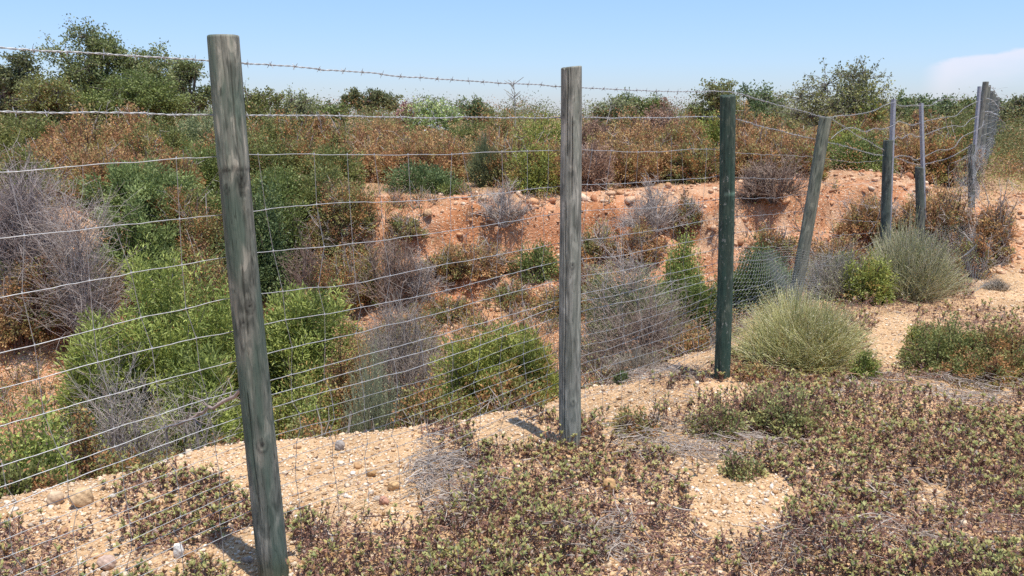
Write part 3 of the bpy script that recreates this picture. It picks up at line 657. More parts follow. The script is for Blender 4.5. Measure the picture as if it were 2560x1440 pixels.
for px, yt, wpx, Y, st, lb in [
    (1235, 298, 150, 14.2, 'rust', 'rust shrub in the second rank, below the bare stalk'), (1545, 300, 150, 14, 'rust', 'rust shrub in the second rank, under the pale small tree'),
    (1625, 296, 150, 14.2, 'rust', 'rust shrub in the second rank, under the darker small tree'), (1715, 300, 140, 14, 'rustolive', 'olive-rust shrub in the second rank, left of the dark green post'),
    (1905, 292, 150, 14, 'rust', 'rust shrub in the second rank, right of the dark green post'), (1990, 300, 150, 13.8, 'rust', 'rust shrub in the second rank, left of the leaning post'),
    (2205, 312, 140, 13.8, 'rust', 'rust shrub in the second rank, left of the first steel stake'), (2300, 304, 130, 14, 'rust', 'rust shrub in the second rank, left of the middle steel stake'), (2375, 310, 120, 14, 'rustolive', 'olive-rust shrub in the second rank, right of the middle steel stake'),
    (580, 285, 150, 14.6, 'rustolive', 'olive-rust shrub in the second rank behind the nearest post'), (910, 300, 150, 14.4, 'rust', 'rust shrub in the second rank, below the flat-topped tree')]:
    shrub(px, yt, wpx * 1.25, Y, st, lb, 'scrub on the far bank, second rank', maxleaf=10000, **RU)
# --- middle row
for px, yt, wpx, Y, st, lb, cov in [
    (110, 315, 230, 12.6, 'rust', 'broad rust-orange shrub behind the grey dead thicket', 3.2),
    (30, 330, 150, 11.5, 'olive', 'olive-yellow shrub at the left edge above the grey dead thicket', 3),
    (250, 335, 180, 12.2, 'rust', 'rust-red shrub between grey thicket and nearest post', 3.2),
    (430, 350, 140, 11.6, 'rustolive', 'dark rust shrub right of the rounded bright shrub', 3.2),
    (515, 330, 150, 12.2, 'green', 'leafy green shrub touching the left side of the nearest post', 3.2),
    (500, 425, 120, 10.4, 'rustolive', 'shaded brown shrub low on the left side of the nearest post', 3),
    (655, 300, 150, 12.8, 'olive', 'tall olive shrub touching the right side of the nearest post', 3.4),
    (745, 315, 150, 13.2, 'rustolive', 'rust tinted shrub two places right of the nearest post', 3.4),
    (830, 330, 150, 12.8, 'olive', 'leafy olive shrub left of the rust band', 3.4),
    (690, 390, 150, 11.2, 'green', 'dark leafy shrub low beside the nearest post', 3.4),
    (790, 395, 150, 11.4, 'olive', 'mid-green shrub above the bare bank, left of the round dark bush', 3.2),
    (640, 425, 110, 10.4, 'bluegreen', 'dark glossy shrub at the foot of the far bank by the nearest post', 3.2),
    (860, 420, 120, 11.0, 'rustolive', 'brown-green shrub on the bank edge left of the round dark bush', 3),
    (920, 318, 150, 13.5, 'rust', 'rust shrub in the band left of centre', 3.2),
    (1020, 325, 160, 13.2, 'rust', 'rust shrub in the band above the round dark bush', 3.2),
    (1120, 320, 150, 13.5, 'rust', 'rust shrub in the band right of the round dark bush', 3.2),
    (1290, 318, 150, 13, 'rustolive', 'dark rust shrub left of the cracked grey post', 3.2),
    (1370, 330, 130, 12.2, 'rust', 'brown shrub against the cracked grey post', 3.2),
    (1345, 312, 110, 12.0, 'yellow', 'green sprays mixed with rust, against the left side of the cracked grey post', 2.4),
    (1480, 335, 120, 12.4, 'purple', 'purple-brown shrub against the right side of the cracked grey post', 3.2),
    (1570, 325, 150, 12.8, 'rust', 'rust shrub above the grey shrub on the bank', 3.2),
    (1660, 315, 150, 13, 'rust', 'tall golden-rust shrub above the grey shrub on the bank', 3.2),
    (1750, 325, 140, 12.6, 'rustolive', 'rust and grey shrub left of the dark green post', 3),
    (1870, 310, 140, 12.6, 'rust', 'golden rust shrub right of the dark green post', 3.2),
    (1960, 320, 140, 12.4, 'rust', 'red-brown shrub between the dark green post and the leaning post', 3.2),
    (2020, 335, 100, 12.2, 'rustolive', 'brown shrub against the leaning post', 3),
    (2150, 330, 150, 12.6, 'green', 'green shrub right of the leaning post', 3.2),
    (2180, 300, 120, 13.4, 'rustolive', 'dark twiggy shrub left of the first steel stake', 3),
    (2270, 318, 130, 13, 'rust', 'dark rust shrub between the first and middle steel stakes', 3.2),
    (2345, 312, 130, 13, 'rustolive', 'olive-gold shrub right of the middle steel stake', 3.2),
    (2405, 330, 110, 13.2, 'rustolive', 'brown-olive shrub left of the third steel stake', 3)]:
    Y -= 1.7 if px < 900 else (1.5 if px > 1250 else .9)
    shrub(px, yt, wpx * 1.2, Y, st, lb, 'scrub on the far bank, front row', maxleaf=13000, cov=cov, **(RU if st in ('rust', 'rustolive', 'purple') else dict(tuft=.09, leaf=(.035, .017), upright=.3)))

def foot(px, py):
    r = ray(px, py); ys = np.linspace(3.0, 16, 2600); q = CAM + r * (ys / r[1])[:, None]
    hit = np.nonzero(q[:, 2] < terrain(q[:, 0], q[:, 1]))[0]; return float(ys[hit[0]]) if len(hit) else 12.
# --- individual shrubs named by look
LE = dict(leaf=(.042, .013), tuft=.10, upright=.1, amp=.35)
shrub(330, 355, 260, 9.2, 'lentisk', 'rounded bright grey-green shrub between the grey thicket and the nearest post', G_G, maxleaf=16000, cov=4.2, nspray=130, **LE)
shrub(335, 450, 230, 8.6, 'lentisk', 'lower rounded lobe of bright shrub standing above the big green bush', G_G, maxleaf=13000, cov=4.2, nspray=110, **LE)
shrub(1055, 396, 190, 10.9, 'bluegreen', 'round dark green bush on the edge of the bare bank', G_G, maxleaf=12000, cov=4., leaf=(.035, .018), tuft=.09)
shrub(1125, 445, 90, 10.6, 'green', 'small green bush hanging over the bank edge right of the round dark bush', G_G, maxleaf=6000, leaf=(.035, .018))
tussock(1215, 342, 130, 11.4, 'grey-green upright broom-like shrub left of the cracked grey post', 900, [(3, (.17, .2, .09)), (2, (.22, .24, .12))], None, 3500, 'upright broom-like shrubs', 'broom_shrub', 'shrub')
dead(50, 425, 185, 8.0, 'big grey dead thicket at the left edge', 5600, prim=70, pal=[(4, (.36, .30, .275)), (3, (.45, .385, .35)), (2, (.26, .205, .185))])
dead(175, 480, 120, 7.6, 'grey twiggy arm of the dead thicket, left of the big green bush', 1900)
for px, yt, wpx, Y, st, lb in [
    (150, 430, 190, 9.4, 'rustolive', 'dark rust-olive shrub behind the grey dead thicket'), (440, 440, 160, 9.0, 'rustolive', 'brown shaded shrub right of the rounded bright shrub'),
    (550, 455, 160, 9.2, 'green', 'dark green shrub showing on both sides of the nearest post'), (690, 430, 170, 9.1, 'green', 'full dark green shrub low on the slope right of the nearest post'),
    (800, 440, 150, 9.5, 'olive', 'olive shrub at the left end of the bare bank'), (620, 490, 130, 8.6, 'bluegreen', 'low dark shrub hugging the nearest post above the bright bush'), (500, 520, 150, 7.9, 'rustolive', 'brown dry shrub behind the top of the big green bush')]:
    shrub(px, yt, wpx * 1.15, Y, st, lb, 'shrubs on the left slope', maxleaf=11000, cov=3.2, **(RU if st == 'rustolive' else dict(tuft=.09, leaf=(.035, .017), upright=.3)))
dead(1258, 448, 120, foot(1258, 565), 'grey dead shrub drooping over the bank left of the cracked grey post', 1300)
dead(1632, 455, 180, foot(1632, 585), 'grey dead shrub on the bank between the cracked and the dark green posts', 1900, prim=40)
dead(1945, 385, 220, foot(1945, 490), 'grey-purple twiggy shrub on the bank edge left of the leaning post', 2000, prim=40, pal=[(3, (.31, .22, .165)), (2, (.39, .30, .23)), (2, (.22, .14, .1))])
dead(1890, 420, 150, foot(1890, 505), 'dark uprooted twigs overhanging the bank right of the dark green post', 900, pal=[(3, (.16, .11, .09)), (2, (.22, .17, .14))])
dead(1330, 395, 150, 11.2, 'dark bare twigs at the foot of the scrub left of the cracked grey post', 1000, pal=[(3, (.16, .11, .09)), (2, (.22, .17, .14))])
dead(1800, 395, 120, 11.4, 'grey bare twigs above the bank behind the dark green post', 800)
dead(2250, 365, 130, 12.0, 'dark bare twigs under the first steel stake', 900, pal=[(3, (.16, .11, .09)), (2, (.22, .17, .14))])
# scrub on the bank face and in the gully, set by the place of its foot
for px, yt, yb, wpx, st, lb in [
    (110, 590, 800, 260, 'rustolive', 'dark rust shrub under the big grey dead thicket'),
    (20, 640, 830, 170, 'rust', 'brown shrub at the left edge under the grey thicket'),
    (235, 620, 800, 140, 'rustolive', 'dark brown shrub left of the big green bush'),
    (1190, 575, 675, 200, 'rust', 'dry rust shrub on the bare bank left of the cracked grey post'),
    (1340, 585, 690, 130, 'green', 'small green shrub on the bank against the cracked grey post'),
    (1110, 600, 690, 130, 'rustolive', 'thin dry shrub at the left end of the bare bank'),
    (830, 490, 640, 200, 'rustolive', 'thin dry shrub below the bank edge, right of the nearest post'),
    (720, 510, 640, 150, 'rust', 'brown dry shrub beside the nearest post above the bright bush'),
    (870, 600, 760, 210, 'rustolive', 'rusty shrub right of the bright bush lobe'),
    (1600, 540, 650, 130, 'rust', 'orange shrub below the grey dead shrub on the bank'),
    (1500, 545, 650, 120, 'rustolive', 'dry brown shrub right of the cracked grey post on the bank'),
    (1490, 640, 740, 110, 'rust', 'rust shrub low beside the right side of the cracked grey post'),
    (1720, 470, 560, 90, 'rustolive', 'thin brown shrub on the bank left of the dark green post'),
    (1945, 560, 650, 130, 'rustolive', 'small yellow-brown shrub on the bank left of the leaning post'),
    (2085, 565, 690, 180, 'rust', 'dark rust shrub on the bank right of the leaning post'),
    (2180, 465, 590, 150, 'rust', 'reddish shrub on the bank behind the first broken post'),
    (2255, 500, 610, 120, 'rustolive', 'brown shrub between the two broken posts'),
    (2355, 440, 600, 180, 'rust', 'red-brown shrub on the bank right of the second broken post'),
    (2390, 520, 650, 120, 'rustolive', 'olive-brown shrub left of the slim post by the corner'),
    (2492, 468, 650, 125, 'rust', 'orange-brown shrub beside the sandy path'),
    (2450, 560, 690, 90, 'rustolive', 'brown shrub behind the loose netting'),
    (1270, 690, 760, 150, 'rustolive', 'low dry shrub at the foot of the bank above the feathery shrub'),
    (1015, 520, 590, 110, 'rustolive', 'sparse dry shrub under the broken bank edge'),
    (1120, 725, 800, 170, 'rustolive', 'dry tangled shrub on the gully floor left of the feathery shrub'), (1010, 745, 890, 220, 'rustolive', 'rust and olive shrub on the gully floor below the dead broom'), (1410, 680, 790, 150, 'rustolive', 'dry shrub low behind the cracked grey post'),
    (2330, 600, 720, 160, 'rustolive', 'olive-brown shrub right behind the second straw tussock'),
    (2000, 640, 730, 120, 'rustolive', 'dry shrub left of the foot of the leaning post')]:
    kw = dict(RU); kw.update(dead=320, leaf=(.02, .011), tuft=.05)
    shrub(px, yt, wpx, foot(px, yb), st, lb, 'dry shrubs on the bank face', maxleaf=8000, cov=1.9, **(kw if st != 'green' else dict(leaf=(.03, .014))))
dead(970, 600, 210, foot(970, 765), 'grey-brown dead shrub in the gully left of the bare bank', 1800, prim=36, pal=[(3, (.31, .22, .17)), (2, (.39, .30, .24)), (2, (.22, .14, .1))])
dead(1050, 640, 120, foot(1050, 750), 'small grey dead shrub where the bare bank meets the gully', 900)
dead(760, 585, 120, 8.6, 'brown bare twigs behind the bright bush', 700, pal=[(3, (.26, .17, .13)), (2, (.34, .26, .21))])

# big bright bush
BR = dict(leaf=(.044, .0095), tuft=.09, upright=.05, amp=.30, low=-.1, stems=60, stemcol='grey')
shrub(385, 555, 470, 6.0, 'bright', 'big bright green bush left of the nearest post', 'big bright bushes in the gully', maxleaf=34000, cov=4.2, nspray=300, **BR)
shrub(215, 735, 190, 5.6, 'bright', 'left skirt of bright foliage beside the orange earth patch', 'big bright bushes in the gully', maxleaf=11000, cov=4.2, nspray=90, **BR)
shrub(490, 830, 280, 5.0, 'bright', 'lower bright green bush leaning towards the nearest post', 'big bright bushes in the gully', maxleaf=20000, cov=4.2, nspray=170, **BR)
shrub(725, 598, 320, 6.3, 'bright', 'bright green bush showing right of the nearest post', 'big bright bushes in the gully', maxleaf=26000, cov=4.2, nspray=220, **BR)
# lower centre, in the gully behind the fence
shrub(740, 845, 190, 4.9, 'yellow', 'olive-yellow shrub low on the right side of the nearest post', 'low shrubs in the gully', maxleaf=13000, leaf=(.022, .009), tuft=.06)
shrub(775, 955, 140, 4.5, 'bright', 'small bright green feathery shrub right of the nearest post', 'low shrubs in the gully', maxleaf=9000, leaf=(.02, .005), tuft=.05)
shrub(865, 765, 140, 5.7, 'rust', 'orange shrub in the gully right of the nearest post', 'low shrubs in the gully', maxleaf=9000, leaf=(.02, .01), tuft=.045)
dead(1000, 750, 230, 6.2, 'pale dead broom in the gully left of the feathery yellow-green shrub', 2200, pal=[(3, (.34, .28, .23)), (2, (.29, .25, .23)), (1, (.4, .34, .27))], prim=50)
tussock(940, 875, 290, 4.75, 'grey-green wispy shrub in the gully between the two nearest posts', 900, [(3, (.31, .33, .20)), (2, (.37, .38, .24)), (1, (.48, .42, .29))], [(3, (.29, .33, .18)), (2, (.38, .41, .24))], 9000, 'wispy grey-green shrubs', 'wispy_shrub', 'shrub')
YG = dict(leaf=(.026, .0075), tuft=.05, upright=.35, amp=.3, stems=60)
shrub(1240, 715, 330, 5.0, 'yellow', 'feathery yellow-green shrub left of the cracked grey post', 'feathery shrubs', maxleaf=42000, cov=5.0, nspray=300, **YG)
shrub(1330, 775, 160, 4.95, 'yellow', 'right part of feathery shrub touching the cracked grey post', 'feathery shrubs', maxleaf=18000, cov=3.4, nspray=120, **YG)
shrub(1290, 900, 240, 4.75, 'rustolive', 'low shrub with rusty leaves under the feathery yellow-green shrub', 'low shrubs in the gully', maxleaf=9000, leaf=(.018, .012), tuft=.05, stems=50)
shrub(1070, 905, 190, 4.6, 'rustolive', 'low rusty shrub left of the feathery yellow-green shrub', 'low shrubs in the gully', maxleaf=6000, leaf=(.018, .012), tuft=.05, stems=40)
shrub(1585, 608, 250, 6.8, 'greygreen', 'hazy grey-green shrub right of the cracked grey post', 'low shrubs in the gully', maxleaf=17000, cov=2.2, leaf=(.022, .007), tuft=.07, dead=1500, upright=.4)
dead(1600, 700, 280, 6.2, 'purplish dead brushwood between the cracked and the dark green posts', 2600, prim=60, pal=[(3, (.33, .25, .20)), (2, (.42, .34, .28)), (2, (.23, .15, .11))])
tussock(1590, 850, 230, 5.35, 'dry grey grass at the gully lip between the cracked and the dark green posts', 700, GREYST, None, 0, 'dry grey grass')
shrub(1715, 562, 130, 7.3, 'bright', 'pointed bright green juniper-like shrub left of the dark green post', 'feathery shrubs', maxleaf=15000, cov=4.2, leaf=(.024, .006), tuft=.06, upright=.5)
shrub(1690, 655, 170, 7.0, 'green', 'dark lower part of green shrubs left of the dark green post', 'feathery shrubs', maxleaf=12000, cov=3.6, leaf=(.024, .007), tuft=.06)
shrub(1760, 640, 120, 6.9, 'green', 'dark green shrub touching the left side of the dark green post', 'feathery shrubs', maxleaf=9000, cov=3.6, leaf=(.024, .007), tuft=.06)
shrub(1900, 590, 180, 7.4, 'bluegreen', 'dark green bush behind the hexagonal netting', G_G, maxleaf=16000, cov=4.2, leaf=(.03, .010), tuft=.08)
shrub(1735, 790, 110, 5.9, 'rust', 'orange dry shrub at the left foot of the dark green post', 'low shrubs in the gully', maxleaf=5000, cov=1.8, leaf=(.02, .01), tuft=.045)
shrub(1555, 955, 45, 4.95, 'bluegreen', 'tiny dark green sprig on the lip between the cracked and the dark green posts', 'small sprigs', leaf=(.02, .006), tuft=.03, maxleaf=1500)
# left gully
dead(290, 940, 250, 4.6, 'tangle of grey bare twigs under the big green bush', 1700, prim=40)
dead(470, 985, 180, 4.4, 'dry broken branches low on the left side of the nearest post', 600, prim=30)
shrub(60, 950, 210, 3.9, 'bright', 'leafy yellow-green shrub in the lower left corner of the gully', 'low shrubs in the gully', maxleaf=12000, leaf=(.026, .014), tuft=.06, cov=3)
shrub(20, 1060, 150, 3.6, 'olive', 'olive shrub at the left edge just above the gully lip', 'low shrubs in the gully', maxleaf=8000, leaf=(.024, .014), tuft=.055, cov=3)
shrub(190, 985, 120, 4.3, 'rustolive', 'rusty leafy shrub right of the lower left yellow-green shrub', 'low shrubs in the gully', maxleaf=6000, leaf=(.02, .013), tuft=.05)
for i, (px, yt, wpx, Y, lb) in enumerate([(430, 1120, 160, 4.15, 'low rusty scrub along the lip left of the nearest post'), (300, 1150, 180, 3.95, 'low yellow-brown scrub along the lip under the grey twigs'), (140, 1195, 160, 3.65, 'low dark scrub along the lip above the tan boulders'), (540, 1130, 110, 4.1, 'low scrub with pale leaves against the left side of the nearest post'), (760, 1060, 150, 4.3, 'low scrub on the lip right of the nearest post')]):
    shrub(px, yt - 45, wpx * 1.2, Y - .05, 'rustolive', lb, 'low scrub along the gully lip', maxleaf=7000, leaf=(.016, .011), tuft=.04, stems=30, cov=2.6)
# a long fallen dry branch leaning across
def fallen():
    a, b, c = atY(415, 1075, 4.15), atY(500, 1040, 4.0), atY(602, 980, 3.9); mb = MB(); u = np.linspace(0, 1, 14)[None, :, None]
    mb2 = bez(a[None, None], b[None, None], c[None, None], u); mb2[0] += np.random.default_rng(2).normal(0, .006, (14, 3))
    add_tubes(mb, mb2, np.linspace(.0055, .010, 14)[None], np.array([[.34, .26, .22]]), 6)
    rng = np.random.default_rng(8); p = mb2[0, rng.integers(0, 13, 14)]; e = p + rnd_unit(rng, 14) * .12
    add_tubes(mb, np.stack([p, (p + e) / 2 + rng.normal(0, .01, (14, 3)), e], 1), np.array([[.004, .003, .0015]]), np.tile([.32, .26, .23], (14, 1)))
    # a forked prop that carries it down to the slope
    g0 = np.array([c[0] + .05, c[1] + .06, gz(c[0] + .05, c[1] + .06) - .02]); g1 = np.array([a[0] - .03, a[1], gz(a[0] - .03, a[1]) - .02])
    for g, q in ((g0, c), (g1, a)): add_tubes(mb, np.stack([g, (g + q) / 2 + [.02, .01, 0], q])[None], np.array([[.008, .007, .005]]), np.array([[.3, .24, .21]]), 5)
    tag(mb.build('fallen_branch', BARK), 'long pale dead branch slanting down to the left behind the nearest post', 'branch')
fallen()
# straw tussocks by the fence
tussock(2010, 735, 420, 5.3, 'big straw-green tussock right of the dark green post', 3600, STRAW, [(3, (.62, .58, .30)), (2, (.5, .51, .22)), (1.5, (.78, .7, .48))], 8000)
tussock(1950, 790, 250, 5.2, 'left half of straw-green growth at the foot of the dark green post', 1300, STRAW, [(3, (.48, .48, .22)), (2, (.38, .43, .16))], 3500)
tussock(2285, 565, 320, 7.3, 'second straw tussock in front of the broken posts', 2300, STRAW2, [(3, (.44, .42, .21)), (2, (.38, .41, .17))], 6000)
tussock(2095, 615, 250, 7.2, 'grey-lilac dry tussock between the leaning post and the second straw tussock', 1200, [(3, (.43, .37, .31)), (2, (.52, .46, .37)), (1, (.36, .35, .19))], [(2, (.46, .41, .33)), (1, (.42, .41, .2))], 4000)
tussock(2360, 610, 130, 7.6, 'pale dry grass against the loose netting', 800, GREYST, None, 0)
tussock(2495, 690, 90, 7.6, 'small dry grass tuft at the edge of the sandy path', 320, GREYST, None, 0)
shrub(2180, 615, 130, 7.0, 'yellow', 'small yellow-green shrub between the two straw tussocks', 'small sprigs', leaf=(.024, .008), tuft=.05, maxleaf=6000)
shrub(2110, 610, 70, 7.6, 'bright', 'bright green sprig between the leaning post and the first broken post', 'small sprigs', leaf=(.024, .007), tuft=.05, maxleaf=4000)
shrub(2168, 858, 75, 4.95, 'bright', 'small fresh green sprig at the right foot of the big straw tussock', 'small sprigs', leaf=(.016, .0035), tuft=.03, maxleaf=6000, cov=4)
shrub(1905, 895, 150, 4.95, 'rust', 'rusty dry skirt under the left of the big straw tussock', 'low shrubs on the near ground', leaf=(.014, .009), tuft=.03, maxleaf=4500, cov=2.2)

# low shrubs on the near ground that stand out one by one
LOWP = 'low shrubs on the near ground'
for px, yt, yb, wpx, st, lb in [
    (2400, 775, 915, 270, 'olive', 'low olive-yellow shrub right of the stony gap'), (2530, 785, 930, 200, 'rustolive', 'low brown-olive shrub at the right edge'), (2480, 850, 950, 220, 'rustolive', 'low shrub with reddish base in front of the olive one'),
    (2330, 800, 880, 130, 'yellow', 'small yellowish low shrub at the left end of the olive one'),
    (1965, 945, 1075, 240, 'mat', 'dense round-leaved low shrub in front of the big straw tussock'), (1800, 985, 1085, 150, 'mat', 'small low shrub left of the round-leaved one'), (1865, 1110, 1185, 100, 'mat', 'isolated dark little seedling on the twig litter'),
    (1590, 1000, 1080, 140, 'rustolive', 'low shrub on the lip between the cracked and the dark green posts')]:
    shrub(px, yt, wpx, foot(px, yb), st, lb, LOWP, maxleaf=8000, leaf=(.015, .0095), tuft=.035, stems=60, stemcol='rust', cov=2.6, upright=.5)

# ------------------------------------------------------------------ distant scrub (one mass), dry tufts, ground cover, litter
def leaf_scatter(mb, rng, X, Y, R, H, pal, nper, dist, Zb=None):
    n = len(X); k = np.repeat(np.arange(n), nper); m = len(k); z = terrain(X, Y) if Zb is None else Zb
    d = rnd_unit(rng, m); d[:, 2] = np.abs(d[:, 2]); q = rng.random(m) ** .4
    p = np.stack([X, Y, z], -1)[k] + d * q[:, None] * np.stack([R, R, H], -1)[k]
    sc_ = pick(rng, pal, n) * rng.uniform(.8, 1.2, (n, 1))
    dd = dist[k]; l = np.maximum(.02, .0022 * dd)
    add_leaves(mb, p, rnd_unit(rng, m) + [0, 0, .4], rnd_unit(rng, m) + [0, 0, .7], l * rng.uniform(.7, 1.3, m), l * .5, sc_[k] * rng.uniform(.75, 1.25, (m, 1)))
def masses():
    rng = np.random.default_rng(77)
    mb = MB(); n = 900; Y = 18 + 70 * rng.random(n) ** 1.3; X = (rng.random(n) * 2 - 1) * (Y * .85 + 3)
    R = rng.uniform(.5, 1.2, n) * (1 + Y / 90); H = rng.uniform(.4, 1.35, n) * (1 + Y / 90)
    leaf_scatter(mb, rng, X, Y, R, H, [(a, tuple(x * .7 for x in b)) for a, b in PAL['olive'] + PAL['rustolive'] + PAL['green'] + PAL['oak']], 260, np.hypot(X, Y))
    tag(mb.build('distant_scrub', LEAF), 'mass of far olive and brown scrub spreading to the skyline', 'scrub', kind='stuff')
    mb = MB(); n = 1000; X = rng.uniform(-9, 9.5, n); Y = rng.uniform(10.3, 19, n); v = bank_v(X, Y); t, s = ts(X, Y); keep = (v > 1.02) & ((s > -.5) | (Y > 13.5)); X, Y = X[keep], Y[keep]; n = len(X)
    leaf_scatter(mb, rng, X, Y, rng.uniform(.15, .4, n), rng.uniform(.15, .5, n), PAL['rustolive'] + PAL['purple'], 130, np.hypot(X, Y))
    for i in range(0, n, 6):
        pass
    tag(mb.build('undergrowth', DRYLEAF), 'dry brown undergrowth filling the ground between the far shrubs', 'undergrowth', kind='stuff')
    # dry tufts on the bank and gully floor
    mb = MB(); n = 5200; X = rng.uniform(-7, 7.5, n); Y = rng.uniform(4, 11, n); t, s = ts(X, Y); v = bank_v(X, Y)
    pr = np.where(v < 0, .9, .15 + .65 * sstep(.5, .62, fbm(X * 1.5, Y * 1.5, 21, 3)))
    keep = (s > lip_s(t) + .15) & (v < 1.05) & (rng.random(n) < pr); X, Y = X[keep], Y[keep]; n = len(X); z = terrain(X, Y)
    leaf_scatter(mb, rng, X, Y, rng.uniform(.05, .19, n), rng.uniform(.06, .26, n), PAL['rust'] + PAL['rustolive'] + PAL['olive'], 40, np.hypot(X, Y))
    m = n * 7; k = np.repeat(np.arange(n), 7); p = np.stack([X, Y, z], -1)[k]; e = p + unit(rnd_unit(rng, m) + [0, 0, 1.1]) * rng.uniform(.08, .24, (m, 1))
    add_tubes(mb, np.stack([p, (p + e) / 2 + rng.normal(0, .015, (m, 3)), e], 1), np.array([[.004, .003, .0018]]), pick(rng, DEADC + [(4, (.2, .12, .08))], m))
    tag(mb.build('dry_scrub', DRYLEAF), 'small dry tufts dotted over the bank and the gully floor', 'dry scrub', kind='stuff')
    mb = MB(); n = 1500; X = rng.uniform(-7, 6, n); Y = rng.uniform(3, 10.5, n); t, s = ts(X, Y); v = bank_v(X, Y)
    keep = (s > lip_s(t) + .25) & ((v < .12) | ((v < .95) & (X < -1.2))) & (rng.random(n) < .8); X, Y = X[keep], Y[keep]; n = len(X)
    leaf_scatter(mb, rng, X, Y, rng.uniform(.12, .3, n), rng.uniform(.12, .42, n), PAL['rustolive'] + PAL['olive'] + PAL['green'] + PAL['rust'], 150, np.hypot(X, Y))
    tag(mb.build('gully_scrub', LEAF), 'low mixed green and rusty scrub covering the gully floor', 'scrub', kind='stuff')
    # grass on the far right plateau
    mb = MB(); n = 2600; X = rng.uniform(5.5, 22, n); Y = rng.uniform(10.8, 30, n); t, s = ts(X, Y); keep = (X > .565 * Y + .2) & (rng.random(n) < .35 + sstep(11.0, 13.5, Y)); X, Y = X[keep], Y[keep]; n = len(X)
    leaf_scatter(mb, rng, X, Y, rng.uniform(.12, .3, n), rng.uniform(.12, .38, n), [(3, (.24, .21, .085)), (3, (.20, .20, .075)), (2, (.32, .20, .075)), (1, (.15, .17, .06))], 90, np.hypot(X, Y))
    tag(mb.build('dry_grass', DRYLEAF), 'olive and straw grass covering the field beyond the path', 'grass', kind='stuff')

